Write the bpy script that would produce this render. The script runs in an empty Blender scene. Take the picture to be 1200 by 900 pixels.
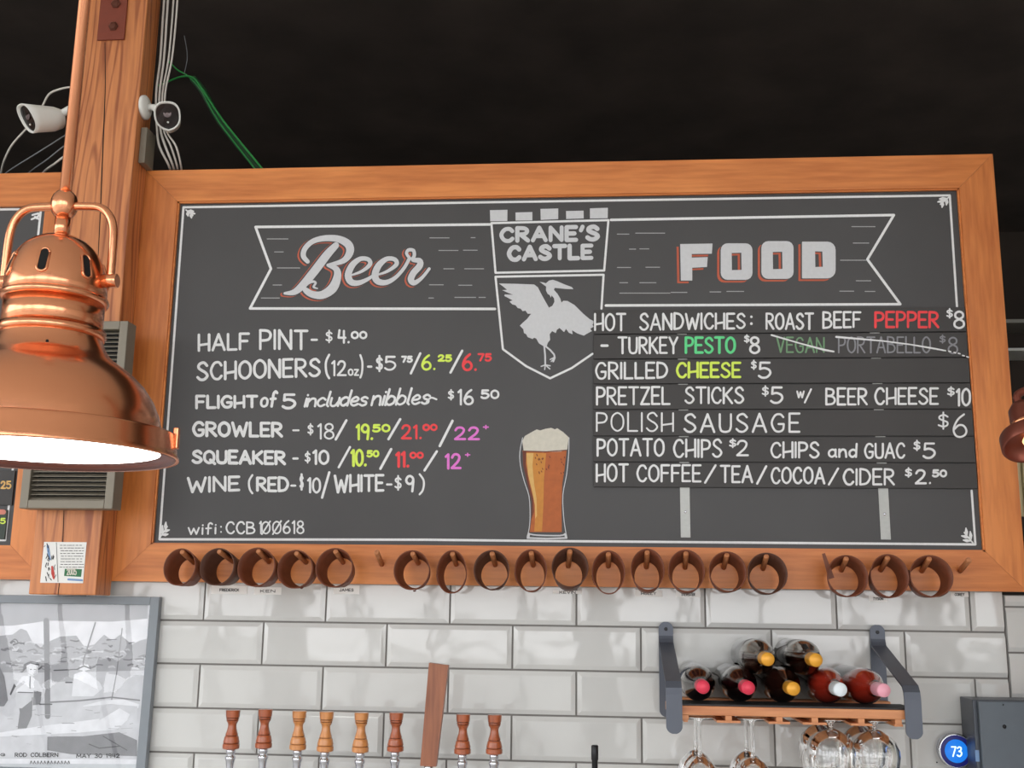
import bpy, bmesh, math, random
from mathutils import Vector, Matrix, Quaternion
from mathutils.geometry import tessellate_polygon
random.seed(7)
PI = math.pi
SC = bpy.context.scene
COL = SC.collection

# ------------------------------------------------------------------ camera
FPX = 1292.34
CAMP = Vector((0.9735, -2.6809, 0.03672))
RX = Vector((0.99661, 0.08114, 0.0133))      # image right, in the room's axes
RY = Vector((-0.00327, 0.20068, -0.97965))   # image down
RZ = Vector((-0.08216, 0.97629, 0.20027))    # looking direction
cam_d = bpy.data.cameras.new('camera')
cam = bpy.data.objects.new('camera', cam_d); COL.objects.link(cam)
cam_d.sensor_fit = 'HORIZONTAL'; cam_d.sensor_width = 36
cam_d.lens = FPX * 36 / 1200
cam_d.clip_start = 0.05
m = Matrix((RX, -RY, -RZ)).transposed().to_4x4()
m.translation = CAMP
cam.matrix_world = m
SC.camera = cam
SC.view_settings.view_transform = 'Standard'
SC.view_settings.look = 'None'
SC.view_settings.gamma = 1
SC.view_settings.use_curve_mapping = False
SC.view_settings.exposure = -0.1
SC.cycles.use_denoising = True
SC.cycles.max_bounces = 12
SC.cycles.transparent_max_bounces = 24
SC.cycles.sample_clamp_indirect = 4.0

def at(px, py, Y):
    d = RZ + RX * ((px - 600) / FPX) + RY * ((py - 450) / FPX)
    t = (Y - CAMP.y) / d.y
    return CAMP + d * t
def mpp(p):            # metres per photo pixel at a point of the room
    return (p - CAMP).dot(RZ) / FPX

# ------------------------------------------------------------------ world and daylight
FLOOR, CEIL, FRONT, BACK = -1.55, 2.35, -5.6, 4.0
w = bpy.data.worlds.new('overcast_sky'); SC.world = w; w.use_nodes = True
nt = w.node_tree; nt.nodes.clear()
out = nt.nodes.new('ShaderNodeOutputWorld'); bg = nt.nodes.new('ShaderNodeBackground')
tc = nt.nodes.new('ShaderNodeTexCoord'); sep = nt.nodes.new('ShaderNodeSeparateXYZ')
cr = nt.nodes.new('ShaderNodeValToRGB')
cr.color_ramp.elements[0].position = 0.0; cr.color_ramp.elements[0].color = (0.98, 0.985, 1.0, 1)
cr.color_ramp.elements[1].position = 0.6; cr.color_ramp.elements[1].color = (0.86, 0.92, 1.0, 1)
nt.links.new(tc.outputs['Generated'], sep.inputs[0]); nt.links.new(sep.outputs['Z'], cr.inputs[0])
nt.links.new(cr.outputs[0], bg.inputs[0]); bg.inputs[1].default_value = 4.2
nt.links.new(bg.outputs[0], out.inputs[0])
OPENINGS = [(-3.6, -1.6), (-1.3, 0.8), (1.1, 3.2), (3.5, 5.6)]
OPEN_Z0, OPEN_Z1 = FLOOR, 2.1
for i, (x0, x1) in enumerate(OPENINGS):
    ld = bpy.data.lights.new('daylight_portal', 'AREA'); ld.shape = 'RECTANGLE'
    ld.size = x1 - x0; ld.size_y = OPEN_Z1 - OPEN_Z0
    ld.cycles.is_portal = True
    lo = bpy.data.objects.new('daylight_portal', ld); COL.objects.link(lo)
    lo.location = ((x0 + x1) / 2, FRONT + 0.02, (OPEN_Z0 + OPEN_Z1) / 2)
    lo.rotation_euler = (PI / 2, 0, 0)      # faces +Y, into the room

ld = bpy.data.lights.new('daylight_portal', 'AREA'); ld.shape = 'RECTANGLE'; ld.size = FRONT * -1 - 1.2; ld.size_y = OPEN_Z1 - OPEN_Z0; ld.cycles.is_portal = True
lo = bpy.data.objects.new('daylight_portal', ld); COL.objects.link(lo); lo.location = (-3.98, (FRONT - 1.2) / 2, (OPEN_Z0 + OPEN_Z1) / 2)
lo.rotation_euler = (PI / 2, 0, -PI / 2)      # faces +X, into the room

# ------------------------------------------------------------------ materials
def lin(c):
    return tuple(((v / 255) / 12.92 if v / 255 <= 0.04045 else ((v / 255 + 0.055) / 1.055) ** 2.4) for v in c) + (1,)
def newmat(name):
    mt = bpy.data.materials.new(name); mt.use_nodes = True
    n = mt.node_tree; b = n.nodes['Principled BSDF']
    return mt, n, b
def plain(name, rgb, rough=0.5, metal=0.0, noise=0.0, scale=40, bump=0.0, coat=0.0, spec=None):
    mt, n, b = newmat(name)
    b.inputs['Base Color'].default_value = lin(rgb)
    b.inputs['Roughness'].default_value = rough; b.inputs['Metallic'].default_value = metal
    b.inputs['Coat Weight'].default_value = coat
    if spec is not None: b.inputs['Specular IOR Level'].default_value = spec
    if noise or bump:
        t = n.nodes.new('ShaderNodeTexCoord'); no = n.nodes.new('ShaderNodeTexNoise')
        no.inputs['Scale'].default_value = scale; no.inputs['Detail'].default_value = 5
        n.links.new(t.outputs['Object'], no.inputs['Vector'])
        if noise:
            mx = n.nodes.new('ShaderNodeMix'); mx.data_type = 'RGBA'
            c = lin(rgb)
            mx.inputs[6].default_value = tuple(v * (1 - noise) for v in c[:3]) + (1,)
            mx.inputs[7].default_value = tuple(min(1, v * (1 + noise)) for v in c[:3]) + (1,)
            n.links.new(no.outputs['Fac'], mx.inputs[0]); n.links.new(mx.outputs[2], b.inputs['Base Color'])
        if bump:
            bp = n.nodes.new('ShaderNodeBump'); bp.inputs['Strength'].default_value = bump; bp.inputs['Distance'].default_value = 0.01
            n.links.new(no.outputs['Fac'], bp.inputs['Height']); n.links.new(bp.outputs[0], b.inputs['Normal'])
    return mt
def wood(name, light, dark, axis='X', ring=26, rough=0.45, stretch=0.09, contrast=0.5, coat=0.1, lines=0.0):
    mt, n, b = newmat(name)
    t = n.nodes.new('ShaderNodeTexCoord'); mp = n.nodes.new('ShaderNodeMapping')
    sc = {'X': (stretch, 1, 1), 'Y': (1, stretch, 1), 'Z': (1, 1, stretch)}[axis]
    mp.inputs['Scale'].default_value = sc
    n.links.new(t.outputs['Object'], mp.inputs[0])
    n1 = n.nodes.new('ShaderNodeTexNoise'); n1.inputs['Scale'].default_value = 5; n1.inputs['Detail'].default_value = 3
    n.links.new(mp.outputs[0], n1.inputs['Vector'])
    wv = n.nodes.new('ShaderNodeMath'); wv.operation = 'MULTIPLY'; wv.inputs[1].default_value = ring
    n.links.new(n1.outputs['Fac'], wv.inputs[0])
    sn = n.nodes.new('ShaderNodeMath'); sn.operation = 'SINE'; n.links.new(wv.outputs[0], sn.inputs[0])
    if lines:
        pw = n.nodes.new('ShaderNodeMapRange'); pw.inputs[1].default_value = -1; pw.inputs[2].default_value = -1 + lines; pw.inputs[3].default_value = -1.2; pw.inputs[4].default_value = .35
        n.links.new(sn.outputs[0], pw.inputs[0]); sn = pw
    n2 = n.nodes.new('ShaderNodeTexNoise'); n2.inputs['Scale'].default_value = 90; n2.inputs['Detail'].default_value = 4
    n.links.new(mp.outputs[0], n2.inputs['Vector'])
    ad = n.nodes.new('ShaderNodeMath'); ad.operation = 'MULTIPLY_ADD'; ad.inputs[1].default_value = contrast * 0.35
    n.links.new(sn.outputs[0], ad.inputs[0]); n.links.new(n2.outputs['Fac'], ad.inputs[2])
    n3 = n.nodes.new('ShaderNodeTexNoise'); n3.inputs['Scale'].default_value = 4.0
    n.links.new(t.outputs['Object'], n3.inputs['Vector'])
    a2 = n.nodes.new('ShaderNodeMath'); a2.operation = 'MULTIPLY_ADD'; a2.inputs[1].default_value = 0.5
    n.links.new(n3.outputs['Fac'], a2.inputs[0]); n.links.new(ad.outputs[0], a2.inputs[2])
    rp = n.nodes.new('ShaderNodeValToRGB')
    rp.color_ramp.elements[0].position = 0.35; rp.color_ramp.elements[0].color = lin(dark)
    rp.color_ramp.elements[1].position = 0.95; rp.color_ramp.elements[1].color = lin(light)
    n.links.new(a2.outputs[0], rp.inputs[0]); n.links.new(rp.outputs[0], b.inputs['Base Color'])
    b.inputs['Roughness'].default_value = rough; b.inputs['Coat Weight'].default_value = coat; b.inputs['Coat Roughness'].default_value = 0.35
    bp = n.nodes.new('ShaderNodeBump'); bp.inputs['Strength'].default_value = 0.12; bp.inputs['Distance'].default_value = 0.003
    n.links.new(ad.outputs[0], bp.inputs['Height']); n.links.new(bp.outputs[0], b.inputs['Normal'])
    return mt
def clear_glass(name, tint=(1, 1, 1), f0=0.05, edge=0.75, rough=0.02):
    mt = bpy.data.materials.new(name); mt.use_nodes = True; n = mt.node_tree; n.nodes.clear()
    o = n.nodes.new('ShaderNodeOutputMaterial'); mx = n.nodes.new('ShaderNodeMixShader')
    tr = n.nodes.new('ShaderNodeBsdfTransparent'); tr.inputs[0].default_value = tint + (1,)
    gl = n.nodes.new('ShaderNodeBsdfGlossy'); gl.inputs['Roughness'].default_value = rough
    lw = n.nodes.new('ShaderNodeLayerWeight'); lw.inputs[0].default_value = 0.5
    pw = n.nodes.new('ShaderNodeMath'); pw.operation = 'POWER'; pw.inputs[1].default_value = 5.0
    ma = n.nodes.new('ShaderNodeMath'); ma.operation = 'MULTIPLY_ADD'; ma.inputs[1].default_value = edge; ma.inputs[2].default_value = f0
    n.links.new(lw.outputs['Facing'], pw.inputs[0]); n.links.new(pw.outputs[0], ma.inputs[0])
    n.links.new(ma.outputs[0], mx.inputs[0]); n.links.new(tr.outputs[0], mx.inputs[1]); n.links.new(gl.outputs[0], mx.inputs[2])
    n.links.new(mx.outputs[0], o.inputs[0])
    return mt
def glow(name, rgb, strength, base=None):
    mt, n, b = newmat(name)
    b.inputs['Base Color'].default_value = lin(base or rgb)
    b.inputs['Emission Color'].default_value = lin(rgb); b.inputs['Emission Strength'].default_value = strength
    return mt
M = {}
M['frame_h'] = wood('cedar_rail', (222, 136, 68), (186, 102, 42), 'X', ring=22)
M['frame_v'] = wood('cedar_stile', (220, 134, 66), (182, 98, 40), 'Z', ring=22)
M['post'] = wood('fir_post', (206, 130, 76), (150, 80, 42), 'Z', ring=130, stretch=0.07, contrast=.8, lines=.5)
M['peg'] = wood('dowel', (196, 130, 84), (150, 86, 48), 'Y', ring=20)
M['board'] = plain('slate_paint', (66, 64, 64), 0.5, noise=0.10, scale=6)
M['strip'] = plain('strip_paint', (60, 57, 56), 0.6, noise=0.12, scale=7)
M['slot'] = plain('dark_gap', (14, 12, 12), 0.9)
M['paint_white'] = plain('white_paint_pen', (226, 226, 226), 0.7, noise=0.12, scale=160)
M['paint_fill'] = plain('pale_grey_paint', (204, 204, 206), 0.7, noise=0.08, scale=120)
M['paint_thin'] = plain('worn_chalk', (165, 165, 165), 0.8, noise=0.25, scale=200)
M['paint_red'] = plain('red_paint_pen', (236, 70, 74), 0.7, noise=0.12, scale=160)
M['paint_lime'] = plain('lime_paint_pen', (214, 236, 92), 0.7, noise=0.12, scale=160)
M['paint_green'] = plain('green_paint_pen', (98, 214, 140), 0.7, noise=0.12, scale=160)
M['paint_dimgreen'] = plain('rubbed_green_chalk', (112, 150, 112), 0.8, noise=0.2, scale=200)
M['paint_grey'] = plain('rubbed_grey_chalk', (136, 136, 140), 0.8, noise=0.2, scale=200)
M['paint_pink'] = plain('pink_paint_pen', (226, 120, 206), 0.7, noise=0.12, scale=160)
M['paint_rust'] = plain('rust_paint', (190, 92, 66), 0.7, noise=0.1, scale=120)
M['paint_foam'] = plain('foam_paint', (206, 200, 186), 0.7, noise=0.15, scale=90)
M['paint_beer'] = plain('amber_paint', (176, 92, 40), 0.6, noise=0.25, scale=60)
M['paint_gold'] = plain('gold_paint', (198, 130, 50), 0.6, noise=0.2, scale=60)
M['paint_straw'] = plain('straw_paint', (214, 170, 98), 0.6, noise=0.2, scale=60)
M['paint_brown'] = plain('brown_paint', (104, 46, 24), 0.6, noise=0.2, scale=60)
M['rail'] = plain('zinc_rail', (168, 168, 164), 0.45, 0.5, noise=0.1, scale=120)
M['leather'] = plain('brown_leather', (112, 58, 34), 0.55, noise=0.3, scale=60, bump=0.15)
M['leather_dark'] = plain('dark_leather', (84, 48, 32), 0.6, noise=0.3, scale=60, bump=0.15)
M['copper'] = None
mt, n, b = newmat('brushed_copper'); M['copper'] = mt
b.inputs['Base Color'].default_value = lin((242, 164, 122)); b.inputs['Metallic'].default_value = 1
b.inputs['Roughness'].default_value = 0.2; b.inputs['Anisotropic'].default_value = 0.4
M['copper_dark'] = plain('dark_copper', (128, 70, 56), 0.35, 0.7)  # darker copper in one even tone
mt, n, b = newmat('glazed_tile'); M['tile'] = mt
b.inputs['Base Color'].default_value = lin((200, 199, 196)); b.inputs['IOR'].default_value = 1.6; b.inputs['Roughness'].default_value = 0.05
t = n.nodes.new('ShaderNodeTexCoord'); no = n.nodes.new('ShaderNodeTexNoise'); no.inputs['Scale'].default_value = 9; no.inputs['Detail'].default_value = 2
n.links.new(t.outputs['Object'], no.inputs['Vector'])
bp = n.nodes.new('ShaderNodeBump'); bp.inputs['Strength'].default_value = 0.12; bp.inputs['Distance'].default_value = 0.01
n.links.new(no.outputs['Fac'], bp.inputs['Height']); n.links.new(bp.outputs[0], b.inputs['Normal'])
M['grout'] = plain('grey_grout', (126, 122, 118), 0.9, noise=0.1, scale=80)
M['dark_wall'] = plain('black_paint', (58, 49, 43), 0.9, noise=0.4, scale=3)
M['insulation'] = plain('black_sprayed_insulation', (74, 64, 59), 0.95, noise=0.75, scale=2.2, bump=0.6)
M['floor'] = plain('concrete_floor', (196, 192, 184), 0.4, noise=0.12, scale=4)
M['plaster'] = plain('white_plaster', (224, 220, 212), 0.8, noise=0.05)
M['white_ceiling'] = plain('white_ceiling_paint', (238, 236, 230), 0.8, noise=0.03)
M['ground'] = plain('pale_gravel', (176, 172, 164), 0.9, noise=0.15, scale=2)
M['white_plastic'] = plain('white_plastic', (226, 224, 218), 0.35)
M['black_plastic'] = plain('black_plastic', (24, 20, 20), 0.2)
M['lens_glass'] = plain('lens', (110, 96, 96), 0.15, 0.3)
M['cable_white'] = plain('white_cable', (206, 200, 192), 0.5)
M['cable_grey'] = plain('grey_cable', (120, 122, 126), 0.5)
M['cable_green'] = plain('green_cable', (40, 150, 70), 0.4)
M['cable_deepgreen'] = plain('deep_green_cable', (8, 66, 28), 0.5)
M['plate'] = plain('rust_red_steel', (126, 58, 40), 0.5, 0.2, noise=0.15)
M['bolt'] = plain('bolt_steel', (96, 52, 38), 0.4, 0.5)
M['vent'] = plain('grey_vent_metal', (128, 120, 106), 0.45, 0.2, noise=0.05)
M['vent_in'] = plain('vent_inside', (48, 48, 50), 0.7)
M['paper'] = plain('paper', (232, 230, 226), 0.6)
M['ink'] = plain('black_ink', (40, 38, 38), 0.6)
M['ink_green'] = plain('green_ink', (44, 110, 66), 0.6)
M['ink_red'] = plain('red_ink', (190, 60, 50), 0.6)
M['ink_blue'] = plain('blue_ink', (120, 150, 190), 0.6)
M['pic_frame'] = plain('grey_painted_frame', (126, 132, 138), 0.4, noise=0.05)
M['mat_board'] = plain('mat_board', (206, 208, 210), 0.7)
for k, g in (('p1', 228), ('p2', 204), ('p3', 172), ('p4', 132), ('p5', 92)):
    M[k] = plain('print_grey_' + {'p1': 'white', 'p2': 'pale', 'p3': 'mid', 'p4': 'deep', 'p5': 'black'}[k], (g, g - 1, g + 2), 0.7, noise=0.2, scale=30)
M['pic_glass'] = clear_glass('picture_glass', (0.97, 0.98, 0.99), 0.06, 0.8, 0.01)
def real_glass(name, col):
    mt, n, b = newmat(name)
    b.inputs['Base Color'].default_value = col + (1,); b.inputs['Transmission Weight'].default_value = 1
    b.inputs['Roughness'].default_value = 0; b.inputs['IOR'].default_value = 1.48
    return mt
M['glass'] = real_glass('clear_glass', (1, 1, 1))
M['rose_glass'] = real_glass('rose_bottle_glass', (1, .97, .96))
M['bottle_glass'] = real_glass('bottle_glass', (.96, .95, .92))
M['wine_red'] = plain('red_wine', (46, 8, 16), 0.15)
M['wine_brown'] = plain('tawny_wine', (56, 28, 20), 0.15)
M['wine_rose'] = plain('rose_wine', (206, 62, 42), 0.15)
M['cap_red'] = plain('red_foil', (224, 58, 84), 0.4, 0.1)
M['cap_yellow'] = plain('gold_foil', (226, 160, 50), 0.35, 0.2)
M['cap_white'] = plain('white_cap', (224, 232, 236), 0.35)
M['cap_pink'] = plain('pink_foil', (230, 160, 176), 0.35)
M['bracket'] = plain('gunmetal_strap', (84, 88, 98), 0.4, 0.3)
M['shelf'] = wood('shelf_pine', (216, 148, 96), (176, 104, 60), 'X', ring=18)
M['rack_black'] = plain('black_rubber', (36, 34, 34), 0.6)
M['tap_dark'] = wood('mahogany_tap', (164, 80, 36), (84, 34, 13), 'Z', ring=24, coat=0.6, rough=0.3)
M['tap_light'] = wood('oak_tap', (200, 132, 70), (138, 74, 30), 'Z', ring=24, coat=0.6, rough=0.3)
M['groove_dark'] = plain('dark_groove', (66, 30, 14), .5)  # darker tone for the bands set in the turned grooves
M['paddle'] = wood('walnut_paddle', (164, 100, 66), (118, 66, 42), 'Z', ring=20)
M['chrome'] = plain('chrome', (206, 206, 212), 0.08, 1.0)
M['black_metal'] = plain('black_metal', (30, 30, 32), 0.35, 0.4)
M['box'] = plain('grey_enamel', (86, 94, 102), 0.4, 0.1, noise=0.04)
M['box_side'] = plain('grey_enamel_edge', (72, 76, 84), 0.4, 0.1)
M['lamp_lens'] = glow('lit_lamp_lens', (255, 252, 246), 7.0, (250, 250, 250))
M['bulb'] = glow('warm_bulb', (255, 200, 140), 2.0)
M['cream'] = plain('cream_cabinet', (214, 196, 150), 0.5)
M['pale_strip'] = plain('pale_shelf_edge', (150, 146, 138), 0.5)
M['screen_blue'] = glow('blue_screen', (30, 130, 240), 1.0, (10, 30, 60))
M['screen_deep'] = glow('deep_blue_screen', (10, 14, 110), 0.7, (8, 10, 30))
M['digit'] = glow('lit_digit', (215, 240, 255), 1.0)
M['silver_ring'] = plain('silver_ring', (190, 192, 198), 0.2, 0.9)

# ------------------------------------------------------------------ mesh helpers
WORLD = {}
def vrot_to(d):
    return Vector((0, 0, 1)).rotation_difference(Vector(d).normalized())
class MB:
    def __init__(self): self.v = []; self.f = []; self.s = []; self.mi = []; self.dab = 0
    def add(self, vs, fs, smooth=False, mi=0):
        o = len(self.v); self.v += [tuple(p) for p in vs]
        for f in fs: self.f.append([i + o for i in f]); self.s.append(smooth); self.mi.append(mi)
        return self
    def box(self, a, b, bev=0.0):
        x0, x1 = sorted((a[0], b[0])); y0, y1 = sorted((a[1], b[1])); z0, z1 = sorted((a[2], b[2]))
        if bev <= 0:
            vs = [(x, y, z) for x in (x0, x1) for y in (y0, y1) for z in (z0, z1)]
            return self.add(vs, [(0, 1, 3, 2), (4, 6, 7, 5), (0, 4, 5, 1), (2, 3, 7, 6), (0, 2, 6, 4), (1, 5, 7, 3)])
        bm = bmesh.new(); bmesh.ops.create_cube(bm, size=1)
        for v in bm.verts:
            v.co = Vector(((x0 + x1) / 2 + v.co.x * (x1 - x0), (y0 + y1) / 2 + v.co.y * (y1 - y0), (z0 + z1) / 2 + v.co.z * (z1 - z0)))
        bmesh.ops.bevel(bm, geom=bm.edges[:], offset=bev, segments=2, affect='EDGES', profile=0.5)
        bm.verts.index_update()
        self.add([v.co for v in bm.verts], [[v.index for v in f.verts] for f in bm.faces]); bm.free()
        return self
    def lathe(self, base, axis, prof, seg=32, smooth=True, rx=1.0, close=True):
        q = vrot_to(axis); base = Vector(base); n = len(prof); vs = []
        for (h, r) in prof:
            for k in range(seg):
                a = 2 * PI * k / seg
                vs.append(base + q @ Vector((r * math.cos(a) * rx, r * math.sin(a), h)))
        fs = []
        for i in range(n - 1):
            for k in range(seg):
                k2 = (k + 1) % seg
                fs.append((i * seg + k, i * seg + k2, (i + 1) * seg + k2, (i + 1) * seg + k))
        self.add(vs, fs, smooth)
        if close:
            o = len(self.v) - n * seg
            if prof[0][1] > 1e-6: self.f.append([o + k for k in reversed(range(seg))]); self.s.append(False); self.mi.append(0)
            if prof[-1][1] > 1e-6: self.f.append([o + (n - 1) * seg + k for k in range(seg)]); self.s.append(False); self.mi.append(0)
        return self
    def tube(self, pts, r, seg=10, smooth=True, spline=0):
        pts = [Vector(p) for p in pts]
        if spline: pts = catmull(pts, spline)
        n = len(pts); rr = r if isinstance(r, (list, tuple)) else [r] * n
        up = None; vs = []
        for i, p in enumerate(pts):
            d = (pts[min(i + 1, n - 1)] - pts[max(i - 1, 0)]).normalized()
            if up is None:
                up = d.orthogonal().normalized()
            else:
                up = (up - d * up.dot(d)); up = up.normalized() if up.length > 1e-6 else d.orthogonal().normalized()
            sd = d.cross(up)
            for k in range(seg):
                a = 2 * PI * k / seg
                vs.append(p + (up * math.cos(a) + sd * math.sin(a)) * rr[i])
        fs = [(i * seg + k, i * seg + (k + 1) % seg, (i + 1) * seg + (k + 1) % seg, (i + 1) * seg + k) for i in range(n - 1) for k in range(seg)]
        o = len(self.v); self.add(vs, fs, smooth)
        self.f.append([o + k for k in reversed(range(seg))]); self.f.append([o + (n - 1) * seg + k for k in range(seg)])
        self.s += [False, False]; self.mi += [0, 0]
        return self
    def prism(self, poly, d, smooth=False):
        """poly: list of 3d points (planar), extruded by vector d"""
        poly = [Vector(p) for p in poly]; d = Vector(d); n = len(poly)
        nrm = Vector((0, 0, 0))
        for i in range(n): nrm += (poly[i] - poly[0]).cross(poly[(i + 1) % n] - poly[0])
        if nrm.dot(d) > 0: poly.reverse()
        vs = poly + [p + d for p in poly]
        fs = [list(range(n)), [n + i for i in reversed(range(n))]]
        self.add(vs, fs)
        self.add(vs, [(i, n + i, n + (i + 1) % n, (i + 1) % n) for i in range(n)], smooth)
        return self
    def poly2(self, loops, mapf):
        """flat filled shape with holes from 2d pixel loops"""
        ls = [[Vector((x, y, 0)) for x, y in l] for l in loops]
        tris = tessellate_polygon(ls); flat = [p for l in ls for p in l]
        vs = [mapf(p.x, p.y) for p in flat]
        fs = []
        for t in tris:
            a, b2, c = (Vector(vs[i]) for i in t)
            nn = (b2 - a).cross(c - a)
            if nn.length < 1e-14: continue
            fs.append(tuple(t) if nn.y < 0 else tuple(reversed(t)))
        return self.add(vs, fs)
    def stroke(self, pts, wd, mapf, spline=0, closed=False):
        """flat brush stroke with round ends from 2d pixel points; wd width px or list"""
        n0 = len(pts)
        if closed: pts = list(pts) + [pts[0]]
        P = [Vector((p[0], p[1], 0)) for p in pts]
        ws = list(wd) if isinstance(wd, (list, tuple)) else [wd] * len(P)
        if spline and len(P) > 2:
            W3 = [Vector((p.x, p.y, ws[i])) for i, p in enumerate(P)]
            W3 = catmull(W3, spline, closed)
            P = [Vector((q.x, q.y, 0)) for q in W3]; ws = [q.z for q in W3]
        vs = []; fs = []; lay = [0]
        def addv(p):          # each dab of paint lies a hair over the one before
            q = mapf(p.x, p.y); vs.append(Vector((q.x, q.y - 4e-6 * ((self.dab + lay[0]) % 61), q.z))); return len(vs) - 1
        for i, p in enumerate(P):
            lay[0] += 1; fs.append([addv(p + Vector((math.cos(a), math.sin(a), 0)) * ws[i] / 2) for a in [PI * 2 * k / 10 for k in range(10)]])
            if i == len(P) - 1: break
            d = P[i + 1] - p
            if d.length < 1e-6: continue
            d.normalize(); nn = Vector((-d.y, d.x, 0))
            q = [p + nn * ws[i] / 2, P[i + 1] + nn * ws[i + 1] / 2, P[i + 1] - nn * ws[i + 1] / 2, p - nn * ws[i] / 2]
            lay[0] += 1; fs.append([addv(x) for x in q])
        for f in fs:
            a, b2, c = (Vector(vs[f[j]]) for j in (0, 1, 2))
            if (b2 - a).cross(c - a).y > 0: f.reverse()
        self.dab += lay[0]
        return self.add(vs, fs)
    def build(self, name, mat, parent=None, origin=None):
        vs = [Vector(p) for p in self.v]
        if origin is None:
            lo = Vector([min(p[i] for p in vs) for i in range(3)]); hi = Vector([max(p[i] for p in vs) for i in range(3)])
            origin = (lo + hi) / 2
        origin = Vector(origin)
        me = bpy.data.meshes.new(name)
        me.from_pydata([p - origin for p in vs], [], self.f); me.validate()
        if len(me.polygons) == len(self.s):
            me.polygons.foreach_set('use_smooth', self.s); me.polygons.foreach_set('material_index', self.mi)
        for mm in (mat if isinstance(mat, list) else [mat]): me.materials.append(mm)
        o = bpy.data.objects.new(name, me); COL.objects.link(o)
        WORLD[o.name] = origin
        if parent: o.parent = parent; o.location = origin - WORLD[parent.name]
        else: o.location = origin
        return o
def catmull(pts, sub, closed=False):
    n = len(pts); outp = []
    for i in range(n - 1):
        if closed:
            p0 = pts[(i - 1) if i > 0 else n - 2]; p3 = pts[i + 2] if i + 2 < n else pts[1]
        else:
            p0 = pts[max(i - 1, 0)]; p3 = pts[min(i + 2, n - 1)]
        p1, p2 = pts[i], pts[i + 1]
        for k in range(sub):
            t = k / sub
            outp.append(0.5 * ((2 * p1) + (p2 - p0) * t + (2 * p0 - 5 * p1 + 4 * p2 - p3) * t * t + (3 * p1 - p0 - 3 * p2 + p3) * t ** 3))
    outp.append(pts[-1].copy())
    return outp
def tag(o, label=None, cat=None, group=None, kind=None):
    if label: o['label'] = label
    if cat: o['category'] = cat
    if group: o['group'] = group
    if kind: o['kind'] = kind
    return o
def thing(name, loc, label, cat, group=None):
    o = bpy.data.objects.new(name, None); COL.objects.link(o); o.location = loc
    o.empty_display_size = 0.05
    WORLD[o.name] = Vector(loc)
    return tag(o, label, cat, group)
def struct(name, mb, mat, label=None, parent=None):
    o = mb.build(name, mat, parent); o['kind'] = 'structure'
    return tag(o, label, None)
def on(Y): return lambda x, y: at(x, y, Y)

# ------------------------------------------------------------------ hand lettering (stroke alphabet)
G = {}
def g(ch, w, *strokes): G[ch] = (w, strokes)
L, C, O_ = 'L', 'C', 'O'
g('A', .62, (L, (0, 0), (.31, 1), (.62, 0)), (L, (.11, .33), (.51, .33)))
g('B', .54, (L, (0, 0), (0, 1)), (C, (0, 1), (.36, .95), (.46, .77), (.34, .58), (0, .54)), (C, (0, .54), (.4, .49), (.54, .27), (.4, .05), (0, 0)))
g('C', .54, (C, (.53, .80), (.40, .98), (.16, .92), (0, .5), (.14, .08), (.38, .0), (.54, .18)))
g('D', .56, (L, (0, 0), (0, 1)), (C, (0, 1), (.38, .90), (.56, .5), (.38, .09), (0, 0)))
g('E', .46, (L, (.46, 1), (0, 1), (0, 0), (.46, 0)), (L, (0, .5), (.38, .5)))
g('F', .46, (L, (.46, 1), (0, 1), (0, 0)), (L, (0, .52), (.38, .52)))
g('G', .57, (C, (.54, .82), (.40, .98), (.16, .92), (0, .5), (.14, .08), (.36, 0), (.53, .13), (.56, .43)), (L, (.56, .43), (.32, .43)))
g('H', .54, (L, (0, 0), (0, 1)), (L, (.54, 0), (.54, 1)), (L, (0, .34), (.54, .42)))
g('I', .02, (L, (0, 0), (0, 1)))
g('J', .4, (L, (.38, 1), (.38, .25)), (C, (.38, .25), (.3, .03), (.12, .02), (0, .2)))
g('K', .52, (L, (0, 0), (0, 1)), (L, (.5, 1), (0, .42)), (L, (.13, .55), (.52, 0)))
g('L', .44, (L, (0, 1), (0, 0), (.44, 0)))
g('M', .74, (L, (0, 0), (.06, 1), (.37, .25), (.68, 1), (.74, 0)))
g('N', .54, (L, (0, 0), (0, 1), (.54, 0), (.54, 1)))
g('O', .58, (O_, (.29, 1), (.06, .82), (0, .5), (.06, .18), (.29, 0), (.52, .18), (.58, .5), (.52, .82)))
g('P', .48, (L, (0, 0), (0, 1)), (C, (0, 1), (.36, .96), (.48, .74), (.36, .5), (0, .45)))
g('Q', .6, (O_, (.29, 1), (.06, .82), (0, .5), (.06, .18), (.29, 0), (.52, .18), (.58, .5), (.52, .82)), (L, (.36, .26), (.62, -.06)))
g('R', .52, (L, (0, 0), (0, 1)), (C, (0, 1), (.36, .96), (.48, .75), (.36, .53), (0, .48)), (L, (.16, .48), (.52, 0)))
g('S', .5, (C, (.48, .82), (.32, 1), (.1, .92), (.05, .72), (.2, .56), (.4, .42), (.5, .22), (.34, .02), (.14, .02), (0, .16)))
g('T', .56, (L, (0, 1), (.56, 1)), (L, (.28, 1), (.28, 0)))
g('U', .52, (L, (0, 1), (0, .32)), (C, (0, .32), (.07, .07), (.26, 0), (.45, .07), (.52, .32)), (L, (.52, .32), (.52, 1)))
g('V', .54, (L, (0, 1), (.27, 0), (.54, 1)))
g('W', .82, (L, (0, 1), (.2, 0), (.41, .72), (.62, 0), (.82, 1)))
g('X', .54, (L, (0, 1), (.54, 0)), (L, (0, 0), (.54, 1)))
g('Y', .54, (L, (0, 1), (.27, .48), (.54, 1)), (L, (.27, .48), (.27, 0)))
g('Z', .5, (L, (0, 1), (.5, 1), (0, 0), (.5, 0)))
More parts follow.
